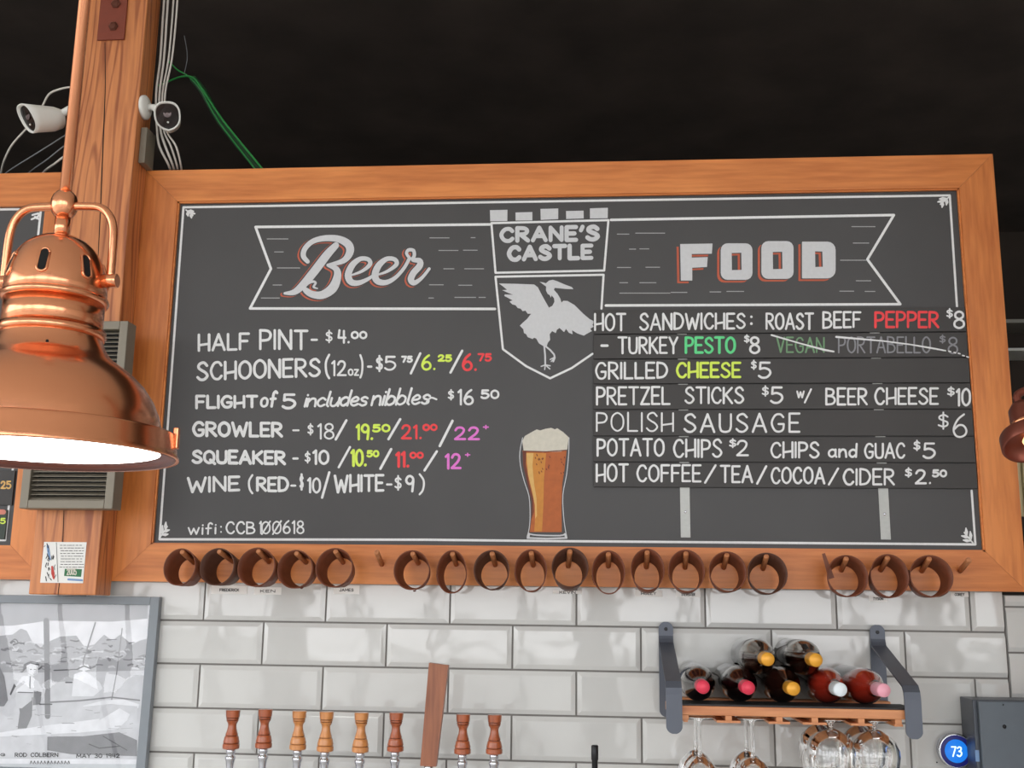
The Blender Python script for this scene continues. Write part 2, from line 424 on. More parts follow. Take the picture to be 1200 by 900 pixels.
g('0', .5, (O_, (.25, 1), (.05, .82), (0, .5), (.05, .18), (.25, 0), (.45, .18), (.5, .5), (.45, .82)))
g('Ø', .5, (O_, (.25, 1), (.05, .82), (0, .5), (.05, .18), (.25, 0), (.45, .18), (.5, .5), (.45, .82)), (L, (.0, -.05), (.52, 1.05)))
g('1', .16, (L, (0, .84), (.14, 1), (.14, 0)))
g('2', .5, (C, (.02, .76), (.12, .96), (.32, .98), (.44, .8), (.36, .5), (.14, .2), (0, .02)), (L, (0, .02), (.5, .02)))
g('3', .46, (C, (.02, .88), (.2, 1), (.4, .9), (.38, .66), (.18, .54)), (C, (.18, .54), (.42, .46), (.46, .22), (.26, .0), (0, .12)))
g('4', .46, (L, (.06, 1), (0, .4), (.46, .4)), (L, (.36, .95), (.36, 0)))
g('5', .5, (L, (.46, 1), (.07, 1), (.05, .58)), (C, (.05, .58), (.24, .64), (.44, .52), (.49, .28), (.34, .03), (.14, 0), (0, .12)))
g('6', .5, (C, (.4, 1), (.16, .76), (.01, .36), (.08, .08), (.26, 0), (.44, .1), (.49, .3), (.38, .5), (.2, .52), (.05, .36)))
g('7', .46, (L, (0, 1), (.46, 1), (.16, 0)))
g('8', .48, (O_, (.24, 1), (.07, .9), (.06, .68), (.24, .54), (.44, .4), (.46, .14), (.24, 0), (.02, .14), (.04, .4), (.24, .54), (.42, .68), (.41, .9)))
g('9', .48, (C, (.46, .72), (.36, .52), (.14, .5), (.01, .7), (.1, .94), (.28, 1), (.44, .86), (.46, .6), (.4, 0)))
g('$', .46, (C, (.44, .76), (.28, .88), (.08, .8), (.06, .64), (.22, .52), (.42, .4), (.42, .2), (.24, .1), (.02, .2)), (L, (.24, 1.05), (.24, -.05)))
g('/', .44, (L, (0, 0), (.44, 1)))
g('(', .2, (C, (.2, 1.05), (.03, .75), (0, .45), (.06, .12), (.2, -.1)))
g(')', .2, (C, (0, 1.05), (.17, .75), (.2, .45), (.14, .12), (0, -.1)))
g('-', .3, (L, (0, .45), (.3, .45)))
g(':', .04, (L, (.02, .16), (.03, .18)), (L, (.02, .74), (.03, .76)))
g('.', .04, (L, (.02, .02), (.03, .04)))
g('+', .4, (L, (0, .5), (.4, .5)), (L, (.2, .75), (.2, .25)))
g("'", .08, (L, (.08, 1), (0, .72)))
g(' ', .34)
x_ = .56
g('a', .42, (C, (.38, .48), (.2, .56), (.02, .4), (.02, .14), (.18, 0), (.36, .14)), (L, (.39, .56), (.38, .1), (.44, 0)))
g('b', .4, (L, (.02, 1), (.0, 0)), (C, (.0, .3), (.16, .56), (.38, .44), (.38, .14), (.18, 0), (.0, .14)))
g('c', .36, (C, (.36, .44), (.2, .57), (.02, .4), (.02, .14), (.18, 0), (.36, .1)))
g('d', .42, (C, (.38, .46), (.2, .56), (.02, .4), (.02, .14), (.18, 0), (.37, .16)), (L, (.42, 1), (.38, 0)))
g('e', .38, (C, (.03, .26), (.26, .3), (.35, .44), (.2, .57), (.03, .4), (.02, .14), (.18, 0), (.38, .1)))
g('f', .34, (C, (.36, .9), (.26, 1), (.15, .86), (.13, .5), (.11, .0)), (L, (0, .5), (.3, .52)))
g('i', .03, (L, (.02, .56), (.01, 0)), (L, (.03, .8), (.035, .82)))
g('l', .1, (L, (.05, 1), (.02, .1), (.1, 0)))
g('n', .4, (L, (0, .56), (0, 0)), (C, (0, .3), (.14, .54), (.32, .52), (.38, .3), (.4, 0)))
g('o', .4, (O_, (.2, .56), (.04, .46), (0, .28), (.05, .08), (.2, 0), (.36, .08), (.4, .28), (.36, .46)))
g('s', .32, (C, (.32, .48), (.18, .57), (.03, .46), (.1, .32), (.28, .24), (.3, .08), (.14, 0), (0, .08)))
g('u', .4, (C, (0, .56), (.0, .16), (.12, 0), (.28, .06), (.38, .3)), (L, (.39, .56), (.4, 0)))
g('w', .6, (L, (0, .56), (.14, 0), (.3, .5), (.45, 0), (.6, .56)))
g('z', .36, (L, (0, .54), (.34, .54), (0, .02), (.36, .02)))

def lettering(mb, text, x0, x1, top, bot, wpx, mapf, top1=None, bot1=None, slant=0.0, gap=0.19, wob=0.012):
    """fit hand-drawn text between photo columns x0..x1 with cap top / baseline rows (left, and right if sloping)"""
    if top1 is None: top1 = top
    if bot1 is None: bot1 = bot
    adv = []; xx = 0
    for ch in text:
        adv.append(xx); xx += G[ch][0] + gap
    total = max(xx - gap, 0.02)
    hw = wpx / 2
    xa, xb = x0 + hw, x1 - hw
    k = (xb - xa) / total if total > 0.1 else 1
    rnd = random.Random(text + str(int(x0)))
    for ch, a in zip(text, adv):
        gw, strokes = G[ch]
        dy = rnd.uniform(-1, 1) * wob; ds = rnd.uniform(-1, 1) * wob * 1.5
        def tr(p):
            u = a + p[0]; X = xa + u * k
            f = (X - x0) / max(x1 - x0, 1e-3)
            tp = top + (top1 - top) * f + hw * .8; bt = bot + (bot1 - bot) * f - hw * .8
            v = p[1] * (1 + ds) + dy
            return (X + slant * p[1] * (bt - tp), bt + (tp - bt) * v)
        for s in strokes:
            pts = [tr(p) for p in s[1:]]
            wv = wpx * rnd.uniform(.92, 1.06)
            if s[0] == 'L': mb.stroke(pts, wv, mapf)
            elif s[0] == 'C': mb.stroke(pts, wv, mapf, spline=4)
            else: mb.stroke(pts, wv, mapf, spline=3, closed=True)
    return mb

# ================================================================== the setting
H, W_ = 0.10271, 0.303
XS = at(1178, 742, 0).x                      # the tiled wall ends here in a corner joint
def tile_wall(mb_t, mb_g, x0, x1, z0, z1, Y, xoff, zoff):
    mb_g.box((x0, Y + 0.004, z0), (x1, Y + 0.10, z1))
    gp, inset, rise = 0.0022, 0.011, 0.0045
    r = math.floor((z0 - zoff) / H)
    while zoff + r * H < z1:
        a = zoff + r * H; b2 = a + H
        off = xoff if r % 2 == 0 else xoff + W_ / 2
        k = math.floor((x0 - off) / W_)
        while off + k * W_ < x1:
            p, q = off + k * W_, off + (k + 1) * W_
            l, rr, lo, hi = max(p, x0) + gp, min(q, x1) - gp, max(a, z0) + gp, min(b2, z1) - gp
            if rr - l > 0.004 and hi - lo > 0.004:
                il = l + (inset if p >= x0 else 0); ir = rr - (inset if q <= x1 else 0)
                ib = lo + (inset if a >= z0 else 0); it = hi - (inset if b2 <= z1 else 0)
                if ir - il > 0.003 and it - ib > 0.003:
                    tx, tz = random.uniform(-1, 1) * 0.0006, random.uniform(-1, 1) * 0.0004
                    Yf = Y - rise
                    o = [(l, Y, lo), (rr, Y, lo), (rr, Y, hi), (l, Y, hi)]
                    i = [(il, Yf - tx - tz, ib), (ir, Yf + tx - tz, ib), (ir, Yf + tx + tz, it), (il, Yf - tx + tz, it)]
                    bk = [(x, Y + 0.006, z) for x, y, z in o]
                    e_ = 0.0016; cx_, cz_ = (l + rr) / 2, (lo + hi) / 2
                    j_ = [(x + (e_ if x > cx_ else -e_), y + rise * .09, z + (e_ if z > cz_ else -e_)) for x, y, z in i]
                    j_ = [(min(max(x, l), rr), y, min(max(z, lo), hi)) for x, y, z in j_]
                    mb_t.add(o + i + bk + j_, [(4, 5, 6, 7), (0, 1, 13, 12), (1, 2, 14, 13), (2, 3, 15, 14), (3, 0, 12, 15),
                                          (12, 13, 5, 4), (13, 14, 6, 5), (14, 15, 7, 6), (15, 12, 4, 7),
                                          (8, 9, 1, 0), (9, 10, 2, 1), (10, 11, 3, 2), (11, 8, 0, 3)])
            k += 1
        r += 1
tm, gm = MB(), MB()
tile_wall(tm, gm, -2.6, XS, FLOOR, 0.145, 0.0, 0.0, 0.0)
wall = struct('wall_back', gm, M['grout'], 'tiled wall below the chalkboards, grey grout bed')
struct('wall_back_tiles', tm, M['tile'], 'white bevelled subway tiles of the wall below the chalkboard', wall)
tm, gm = MB(), MB()
tile_wall(tm, gm, XS + 0.001, 3.6, FLOOR, 0.085, -0.002, XS + 0.11, -0.045)
wr = struct('wall_right', gm, M['grout'], 'tiled wall right of the corner joint, grey grout bed')
struct('wall_right_tiles', tm, M['tile'], 'white subway tiles right of the corner joint', wr)
mb = MB().box((-2.6, 0.002, 0.146), (1.90, 0.10, 1.12)); struct('wall_behind', mb, M['dark_wall'], 'dark partition carrying the chalkboards')
mb = MB().box((-4.0, FRONT, FLOOR - 0.1), (6.0, BACK, FLOOR)); struct('floor', mb, M['floor'], 'concrete floor')
mb = MB().box((-4.0, 0.3, CEIL), (6.0, BACK, CEIL + 0.1)); struct('ceiling', mb, M['insulation'], 'black insulated ceiling over the bar')
mb = MB().box((-4.0, FRONT, CEIL), (6.0, 0.3, CEIL + 0.1)); struct('ceiling_front', mb, M['white_ceiling'], 'pale ceiling over the seating side')
mb = MB().box((-4.0, BACK, FLOOR), (6.0, BACK + 0.1, CEIL)); struct('wall_far', mb, M['dark_wall'], 'dark far wall of the back room')
mb = MB().box((-4.1, -1.2, FLOOR), (-4.0, BACK, CEIL)); mb.box((-4.1, FRONT, OPEN_Z1), (-4.0, -1.2, CEIL)); mb.box((-4.1, -3.5, FLOOR), (-4.0, -3.3, OPEN_Z1)); struct('wall_left', mb, M['plaster'], 'unseen side wall with openings added to let in more daylight')  # unseen openings added on this side to raise the room's light
mb = MB().box((6.0, FRONT, FLOOR), (6.1, BACK, CEIL)); struct('wall_side', mb, M['plaster'], 'side wall')
mb = MB(); px_ = -4.0
for x0, x1 in OPENINGS + [(6.0, 6.0)]:
    mb.box((px_, FRONT - 0.1, FLOOR), (x0, FRONT, CEIL)); px_ = x1
mb.box((-4.0, FRONT - 0.1, OPEN_Z1), (6.0, FRONT, CEIL))
for x0, x1 in OPENINGS:
    for q_ in (.22, .5, .81): mb.box((x0 + (x1 - x0) * q_ - 0.03, FRONT - 0.08, FLOOR), (x0 + (x1 - x0) * q_ + 0.03, FRONT - 0.02, OPEN_Z1))
struct('wall_front', mb, M['dark_wall'], 'front wall with wide open doorways')
mb = MB().box((-60, -60, FLOOR - 0.22), (60, 30, FLOOR - 0.11)); struct('ground', mb, M['ground'], 'pale ground outside')
# glimpse of the back room right of the board
zb = lambda y: at(1185, y, BACK).z
xr0 = 1.6
mb = MB().box((xr0, BACK - 0.30, zb(250)), (5.9, BACK - 0.002, zb(240)), ); struct('trim_1', mb, M['plate'], 'brown beam at the back ceiling')
mb = MB().box((xr0, BACK - 0.26, zb(391)), (5.9, BACK - 0.002, zb(387))); struct('trim_2', mb, M['pale_strip'], 'pale shelf edge in the back room')
mb = MB().box((xr0, BACK - 0.26, zb(422.5)), (5.9, BACK - 0.002, zb(419.5))); struct('trim_3', mb, M['paper'], 'pale shelf edge in the back room')
xc0 = at(1190, 575, 0.6).x
t_ = thing('wall_cabinet', (xc0 + .35, .75, at(1195, 606, .6).z), 'cream wall cabinet seen behind the right edge of the chalkboard frame', 'cabinet')
MB().box((xc0, 0.6, at(1195, 606, .6).z), (xc0 + .7, 0.9, at(1195, 540, .6).z), .004).build('body', M['cream'], t_)
MB().box((xc0 + .02, 0.588, at(1195, 604, .6).z), (xc0 + .68, 0.599, at(1195, 542, .6).z), .003).build('door', M['cream'], t_)
MB().box((xc0 - .05, 0.55, at(1195, 625, .6).z), (xc0 + .8, 0.95, at(1195, 607, .6).z), .004).build('bracket_shelf', M['dark_wall'], t_)
MB().box((xc0 - .05, 0.93, at(1195, 625, .6).z), (xc0 + .8, 0.95, FLOOR), ).build('back_panel', M['dark_wall'], t_)

# ================================================================== main chalkboard
X0, X1, Z0, Z1 = -0.22547, 1.93751, 0.09174, 1.15779
A0, A1, C0, C1 = -0.13406, 1.85156, 0.1816, 1.07085
YF, YB, YP = -0.032, -0.006, -0.021       # frame face, frame back, slate face
YL = YP - 0.0006
def mitre_frame(parent, o, i, yf, yb, mh, mv, names):
    x0, x1, z0, z1 = o; a0, a1, c0, c1 = i
    T = lambda x, z: (x, yf, z)
    d = (0, yb - yf, 0)
    g_ = 0.0006
    MB().prism([T(x0, z1), T(x1, z1), T(a1, c1), T(a0, c1)], d).build(names[0], mh, parent)
    MB().prism([T(x0, z0), T(x1, z0), T(a1, c0), T(a0, c0)], d).build(names[1], mh, parent)
    MB().prism([T(x0, z0 + g_), T(x0, z1 - g_), T(a0, c1 - g_), T(a0, c0 + g_)], d).build(names[2], mv, parent)
    MB().prism([T(x1, z0 + g_), T(x1, z1 - g_), T(a1, c1 - g_), T(a1, c0 + g_)], d).build(names[2], mv, parent)
board = thing('chalkboard', ((X0 + X1) / 2, YB, Z0), 'large wood-framed black menu chalkboard with beer and food lettering', 'chalkboard')
MB().box((A0 - .01, YP, C0 - .01), (A1 + .01, YB - .001, C1 + .01)).build('slate_panel', M['board'], board)
mitre_frame(board, (X0, X1, Z0, Z1), (A0, A1, C0, C1), YF, YB, M['frame_h'], M['frame_v'], ('frame_rail', 'frame_rail', 'frame_stile'))
lip = MB(); 
for (a, b2) in (((A0, C0), (A1, C0 + .004)), ((A0, C1 - .004), (A1, C1)), ((A0, C0), (A0 + .004, C1)), ((A1 - .004, C0), (A1, C1))):
    lip.box((a[0], YF + .004, a[1]), (b2[0], YP - .0005, b2[1]))
lip.build('inner_lip', M['frame_h'], board)
bl = on(YL); bl2 = on(YL - 0.0003); bl3 = on(YL - 0.0006)
mb = MB()
mb.stroke([(215, 243), (575, 237), (1113, 229)], 2.6, bl); mb.stroke([(215, 243), (187, 632)], 2.6, bl)
mb.stroke([(1113, 229), (1121.5, 360)], 2.6, bl); mb.stroke([(1138.6, 575), (1143, 637.5)], 2.6, bl); mb.stroke([(187, 632), (500, 632.5), (640, 634), (1143, 638)], 2.8, bl)
mb.build('border_line', M['paint_white'], board)
def sprig(cx, cy, sx, sy):
    mb = MB(); mb.stroke([(cx, cy), (cx + 8 * sx, cy - 9 * sy), (cx + 10 * sx, cy - 12 * sy)], 1.6, bl)
    for a, b2 in (((3, -2), (11, -3)), ((4, -6), (13, -8)), ((2, -4), (3, -13)), ((7, -8), (8, -17))):
        p = (cx + a[0] * sx, cy + a[1] * sy); q = (cx + b2[0] * sx, cy + b2[1] * sy)
        mb.stroke([p, ((p[0] + q[0]) / 2, (p[1] + q[1]) / 2), q], [1.4, 4.0, 1.6], bl)
    mb.build('corner_sprig', M['paint_white'], board)
sprig(218, 246, .8, -.55); sprig(1112, 231, -1, -.7); sprig(188, 629, .8, 1); sprig(1140, 636, -1, 1)
# banners
mb = MB()
mb.stroke([(574, 263), (299.5, 266), (317.5, 315), (293, 361.5), (580, 362)], 3.0, bl); mb.build('beer_banner_line', M['paint_white'], board)
mb = MB()
mb.stroke([(716, 257.7), (1047.5, 252), (1016.5, 304), (1055, 356.5), (710, 358)], 3.0, bl); mb.build('food_banner_line', M['paint_white'], board)
mb = MB()
for x, x2, y in ((132, 230, 160), (167, 208, 221), (180, 285, 296), (160, 200, 376), (105, 190, 437), (895, 985, 155), (1088, 1107, 154), (937, 1027, 214), (1052, 1117, 213),
                 (960, 1008, 300), (1058, 1147, 300), (893, 958, 375), (1030, 1092, 377), (890, 912, 437), (1012, 1110, 434), (1125, 1155, 434)):
    MB().stroke([(280 + x * .25, 240 + y * .25), (280 + x2 * .25, 240 + y * .25)], 1.0, bl).build('banner_dash', M['paint_thin'], board)
for x, x2, y in ((12, 60, 86), (88, 208, 82), (62, 88, 148), (105, 143, 147), (12, 67, 224), (130, 187, 223), (22, 55, 287), (105, 172, 287), (22, 230, 330), (235, 300, 327), (395, 440, 325),
                 (465, 535, 323), (982, 1078, 55), (988, 1052, 123), (935, 1040, 194), (1000, 1060, 279), (932, 990, 322), (1037, 1078, 323)):
    MB().stroke([(720 + x * .28333, 250 + y * .28333), (720 + x2 * .28333, 250 + y * .28333)], 1.0, bl).build('banner_dash', M['paint_thin'], board)
# Beer script
BEER = [([(322, 266), (302, 240), (310, 205), (345, 172), (400, 157), (465, 160), (512, 185), (520, 222), (490, 262), (418, 283)], [22, 26, 26, 26, 30, 34, 40, 38, 28, 16]),
        ([(455, 190), (415, 232), (355, 310), (305, 370), (262, 408), (215, 415)], [32, 40, 42, 38, 30, 14]),
        ([(418, 283), (455, 300), (462, 335), (440, 390), (392, 422), (345, 420), (315, 402), (300, 385)], [18, 30, 38, 46, 40, 34, 30, 14]),
        ([(318, 372), (345, 360), (360, 366), (350, 385), (368, 392)], [12, 14, 12, 12, 8]),
        ([(520, 332), (575, 312), (614, 280), (606, 256), (568, 254), (530, 285), (512, 330), (526, 362), (562, 366), (610, 345), (650, 315)], [10, 16, 22, 22, 24, 32, 34, 32, 26, 18, 14]),
        ([(645, 330), (695, 312), (738, 280), (730, 256), (692, 254), (655, 285), (638, 328), (650, 358), (690, 364), (735, 340), (775, 295), (800, 250)], [10, 16, 22, 22, 24, 32, 34, 32, 26, 20, 18, 18]),
        ([(800, 250), (786, 228), (795, 212), (818, 214), (822, 238), (815, 258), (846, 262), (848, 285), (818, 320), (806, 350), (822, 366), (858, 342), (892, 300)], [16, 16, 18, 18, 18, 20, 28, 32, 32, 32, 26, 18, 16])]
for nm, mt_, dx, dy, ex, mf in (('beer_title_shade', 'paint_rust', -11, 6, 6, bl), ('beer_title_gap', 'board', -4, 2, 6, bl2), ('beer_title', 'paint_fill', 0, 0, -2, bl3)):
    mb = MB()
    for pts, ws in BEER:
        mb.stroke([(280 + (x + dx) * .25, 240 + (y + dy) * .25) for x, y in pts], [(q + ex) * .25 for q in ws], mf, spline=5)
    mb.build(nm, M[mt_], board)
# FOOD block letters
def rrect(x0, y0, x1, y1, r, rl=None):
    rl = r if rl is None else rl
    o = []
    for cx, cy, a0, q in ((x1 - r, y0 + r, -90, r), (x1 - r, y1 - r, 0, r), (x0 + rl, y1 - rl, 90, rl), (x0 + rl, y0 + rl, 180, rl)):
        for k in range(5):
            a = math.radians(a0 + 22.5 * k); o.append((cx + q * math.cos(a), cy + q * math.sin(a)))
    return o
FOOD = [[[(272, 127), (406, 125), (403, 167), (320, 168), (320, 183), (386, 181), (383, 222), (322, 225), (322, 278), (275, 278)]],
        [rrect(440, 124, 571, 275, 28), [(485, 164), (525, 163), (526, 234), (486, 235)]],
        [rrect(608, 115, 741, 271, 28), [(655, 160), (694, 159), (695, 230), (656, 231)]],
        [rrect(776, 117, 915, 269, 34, 3), [(830, 157), (860, 158), (862, 221), (831, 222)]]]
for nm, mt_, dx, dy, mf in (('food_title_shade', 'paint_rust', -15, 11, bl), ('food_title_gap', 'board', -6, 4, bl2), ('food_title', 'paint_fill', 0, 0, bl3)):
    mb = MB()
    for ls in FOOD:
        mb.poly2([[(720 + (x + dx) * .28333, 250 + (y + dy) * .28333) for x, y in l] for l in ls], mf)
    mb.build(nm, M[mt_], board)
# crest
s6 = lambda x, y, ox, oy: (ox + x / 6, oy + y / 6)
mb = MB()
for p in ([(205, 158), (328, 155), (327, 234), (207, 236)], [(385, 174), (503, 171), (503, 230), (385, 231)], [(560, 149), (685, 146), (685, 221), (562, 226)],
          [(740, 164), (863, 161), (864, 216), (741, 220)], [(908, 145), (1034, 141), (1033, 214), (908, 217)]):
    mb.poly2([[s6(x, y, 540, 220) for x, y in p]], bl)
mb.build('crest_battlements', M['paint_fill'], board)
mb = MB()
mb.stroke([s6(x, y, 540, 220) for x, y in ((215, 249), (1038, 228), (1008, 582), (244, 598))], 2.5, bl, closed=True)
mb.stroke([s6(x, y, 560, 310) for x, y in ((869, 310), (884, 72), (124, 86), (176, 595), (340, 715), (508, 800))], 2.5, bl)
mb.stroke([s6(x, y, 560, 310) for x, y in ((508, 800), (660, 728), (806, 628))], 2.5, bl)
mb.build('crest_outline', M['paint_white'], board)
mb = MB()
lettering(mb, "CRANE'S", 585, 703, 266, 284.5, 5.0, bl2, 263.5, 282.5, gap=.24)
lettering(mb, "CASTLE", 594, 695.5, 287.5, 306.5, 5.0, bl2, 285.5, 304, gap=.24)
mb.build('crest_name', M['paint_fill'], board)
CRANE = [(148, 133), (280, 136), (395, 140), (422, 160), (450, 215), (478, 265), (500, 303), (524, 290), (538, 262), (536, 238), (518, 216), (514, 233), (505, 215), (490, 206), (479, 182), (480, 155),
         (435, 122), (462, 126), (478, 132), (500, 113), (527, 107), (560, 118), (610, 140), (660, 158), (672, 173), (620, 172), (540, 164), (535, 178), (560, 206), (580, 240), (588, 268), (600, 255), (630, 256),
         (680, 285), (740, 345), (785, 383), (818, 400), (806, 425), (815, 436), (790, 452), (802, 468), (770, 485), (745, 500), (700, 485), (662, 462), (666, 490), (640, 480), (620, 452), (606, 475),
         (574, 446), (555, 460), (548, 482), (522, 468), (505, 490), (508, 530), (492, 550), (484, 574), (460, 573), (430, 555), (410, 520), (395, 515), (385, 524), (350, 510), (340, 490), (324, 482), (320, 455), (295, 430),
         (320, 405), (346, 383), (374, 346), (350, 346), (335, 324), (315, 328), (300, 310), (280, 306), (265, 286), (242, 280), (222, 260), (244, 252), (185, 220), (190, 210), (248, 213), (215, 200), (170, 180), (205, 178), (182, 158)]
mb = MB(); mb.poly2([[s6(x, y, 560, 310) for x, y in CRANE]], bl2)
for pts, wd in (([(466, 566), (473, 640), (474, 708)], 2.0), ([(478, 576), (510, 602), (536, 632), (541, 655), (530, 682)], 2.0), ([(445, 716), (474, 706), (508, 712)], 1.5),
                ([(474, 706), (470, 738)], 1.4), ([(474, 706), (506, 734)], 1.4), ([(541, 650), (508, 668)], 1.3), ([(538, 655), (516, 682)], 1.3)):
    mb.stroke([s6(x, y, 560, 310) for x, y in pts], wd, bl2)
mb.build('crest_crane', M['paint_fill'], board)
# beer list
def row(name, segs, parent, mf, lw=2.5):
    for sg in segs:
        col, text, x0, x1, tp, bt = sg[:6]
        kw = sg[6] if len(sg) > 6 else {}
        kw = dict(kw); wd = kw.pop('w', lw)
        nm = 'dash' if text == '-' else 'slash' if text == '/' else 'price' if text[0] in '$0123456789' else name
        lettering(MB(), text, x0, x1, tp, bt, wd, mf, **kw).build(nm, M[col], parent)
Wt, Li, Re, Pk, Gn = 'paint_white', 'paint_lime', 'paint_red', 'paint_pink', 'paint_green'
row('half_pint_line', [(Wt, 'HALF', 231.5, 293, 390.6, 412, dict(top1=390, bot1=410, w=3.1)), (Wt, 'PINT', 303.5, 361.5, 386.0, 410, dict(w=3.1)), (Wt, '-', 364, 372.5, 388, 407), (Wt, '$', 381, 390, 387, 401.5, dict(w=2)),
                       (Wt, '4.', 395.5, 410, 386, 402.5), (Wt, '00', 411, 430.5, 388, 397.4)], board, bl)
row('schooners_line', [(Wt, 'SCHOONERS', 230, 376, 424, 446.5, dict(top1=419, bot1=441.5, w=3.2)), (Wt, '(', 380.5, 387, 416.0, 442), (Wt, '12', 388, 406.5, 422, 441), (Wt, 'oz', 407.5, 421, 427, 440.5, dict(w=2)), (Wt, ')', 421, 426.0, 416.0, 441),
                       (Wt, '-', 430, 436.5, 420, 438, dict(w=2.8)), (Wt, '$', 440, 449, 416.5, 435), (Wt, '5', 450, 464.6, 417, 434.2), (Wt, '75', 470, 484, 417, 425), (Wt, '/', 480, 494, 413, 439, dict(w=2.9)),
                       (Li, '6.', 493.5, 510.5, 415.3, 434), (Li, '25', 512.7, 530, 415.3, 424), (Wt, '/', 526.5, 543, 410.5, 438, dict(w=2.9)), (Re, '6.', 541, 559, 414, 435, dict(w=3)), (Re, '75', 559.5, 576.6, 414, 423.6)], board, bl)
row('flight_line', [(Wt, 'FLIGHT', 228.7, 302.5, 463, 479.5, dict(bot1=478, w=3.3)), (Wt, 'of', 304, 324, 457.5, 477.5, dict(w=3, slant=.12)), (Wt, '5', 330, 347.5, 461, 479.5, dict(w=3.3)),
                    (Wt, 'includes', 355.5, 430, 459, 477.5, dict(top1=456, bot1=476, w=2.7, slant=.25, gap=.1)), (Wt, 'nibbles', 434, 503, 455, 476, dict(top1=453.5, bot1=474, w=2.7, slant=.25, gap=.12)),
                    (Wt, '$', 524.5, 532.3, 456.7, 468.7, dict(w=1.9)), (Wt, '16', 536, 555.5, 456, 475, dict(w=2.6)), (Wt, '50', 563, 585.3, 456.7, 467.6)], board, bl)
mb = MB(); mb.stroke([(500, 471), (505, 466), (511.5, 468)], 2.2, bl, spline=3); mb.build('flight_line', M[Wt], board)
row('growler_line', [(Wt, 'GROWLER', 225, 331.8, 493.5, 512, dict(top1=494.5, bot1=512.5, w=3.6)), (Wt, '-', 342.5, 351, 495, 512, dict(w=2.2)), (Wt, '$', 360, 367.5, 496.8, 509.8, dict(w=1.8)), (Wt, '18', 371.8, 392, 496, 515, dict(w=2.2)),
                     (Wt, '/', 392, 407.3, 491.5, 516.0, dict(w=2.9)), (Li, '19.', 416.5, 437.5, 496.5, 516, dict(w=3.1)), (Li, '50', 436.0, 457.5, 497, 506.5), (Wt, '/', 453.7, 470.5, 490, 516.0, dict(w=3.1)),
                     (Re, '21.', 469.8, 494.5, 497.5, 515, dict(w=2.8)), (Re, '00', 495, 512.8, 496.8, 505), (Wt, '/', 513.8, 531.8, 491.5, 523.5, dict(w=3.1)), (Pk, '22', 532, 562.5, 500, 516.0, dict(w=2.7)), (Pk, '+', 565.8, 573, 496, 505, dict(w=1.7))], board, bl)
row('squeaker_line', [(Wt, 'SQUEAKER', 224.4, 335.3, 527, 543.5, dict(top1=528, bot1=545, w=3.6)), (Wt, '-', 342.5, 350, 527.5, 545.5, dict(w=2.6)), (Wt, '$', 356.6, 364.2, 529, 542.5, dict(w=1.8)), (Wt, '10', 366.0, 386, 527, 544.5, dict(w=2.8)),
                      (Wt, '/', 395.5, 411.5, 523.5, 549, dict(w=2.8)), (Li, '10.', 410.5, 430, 526.0, 546.8, dict(w=3.3)), (Li, '50', 429.3, 444.6, 527.5, 536), (Wt, '/', 444.3, 459.8, 525, 550.3, dict(w=2.9)),
                      (Re, '11.', 463, 480, 529, 548, dict(w=3.4)), (Re, '00', 479.8, 496.6, 529.5, 537.5), (Wt, '/', 496.0, 513.3, 528.3, 552.6, dict(w=2.9)), (Pk, '12', 521, 541, 531, 550, dict(w=3)), (Pk, '+', 544.7, 551.3, 529, 537, dict(w=1.6))], board, bl)
row('wine_line', [(Wt, 'WINE', 219, 281.5, 559, 578, dict(top1=557.5, bot1=575.5, w=3.1)), (Wt, '(', 290.5, 297, 556.5, 577), (Wt, 'RED', 300, 339, 559, 576.0, dict(top1=558, bot1=577, w=3.3)), (Wt, '-', 340.2, 347.2, 560, 577, dict(w=2.5)),
                  (Wt, '$', 350.7, 356.0, 556.0, 574), (Wt, '10', 359.8, 376.3, 559.5, 578), (Wt, '/', 376, 387.3, 552, 584, dict(w=2.9)), (Wt, 'WHITE', 391, 450.5, 556.0, 578, dict(bot1=576, w=3)), (Wt, '-', 452.3, 460, 558, 576),
                  (Wt, '$', 461.8, 471, 557.5, 574, dict(w=2.2)), (Wt, '9', 474.5, 486.0, 557, 577, dict(w=2.8)), (Wt, ')', 490.5, 498, 556, 578.5)], board, bl)
row('wifi_line', [(Wt, 'wifi', 220, 253.8, 612, 627, dict(bot1=626, w=2)), (Wt, ':', 258, 260.5, 614, 626, dict(w=2)), (Wt, 'CCB', 264.3, 299.3, 611, 626, dict(w=2)), (Wt, '1', 303.5, 307, 610.5, 626, dict(w=2)), (Wt, 'ØØ', 306.0, 330, 610.5, 626, dict(w=1.9)), (Wt, '618', 331, 356.8, 610, 625.8, dict(w=2))], board, bl)
# painted glass of beer
s5 = lambda pts: [(560 + x / 5, 480 + y / 5) for x, y in pts]
MB().poly2([s5([(262, 240), (520, 238), (508, 350), (494, 440), (490, 560), (492, 718), (304, 718), (316, 620), (316, 540), (290, 430), (266, 330)])], bl).build('painted_beer', M['paint_beer'], board)
MB().poly2([s5([(285, 252), (400, 256), (388, 400), (384, 560), (376, 714), (330, 714), (338, 600), (326, 500), (300, 400), (284, 310)])], bl2).build('painted_beer_highlight', M['paint_gold'], board)
MB().poly2([s5([(284, 255), (326, 255), (320, 330), (330, 440), (344, 520), (346, 620), (336, 640), (334, 560), (316, 470), (294, 380)])], bl3).build('painted_beer_gleam', M['paint_straw'], board)
mb = MB()
mb.poly2([s5([(262, 244), (284, 246), (280, 320), (300, 430), (324, 520), (328, 600), (318, 640), (316, 540), (290, 430), (266, 330)])], bl2)
mb.stroke(s5([(268, 243), (400, 247), (518, 238)]), 1.2, bl3)
rb = random.Random(4)
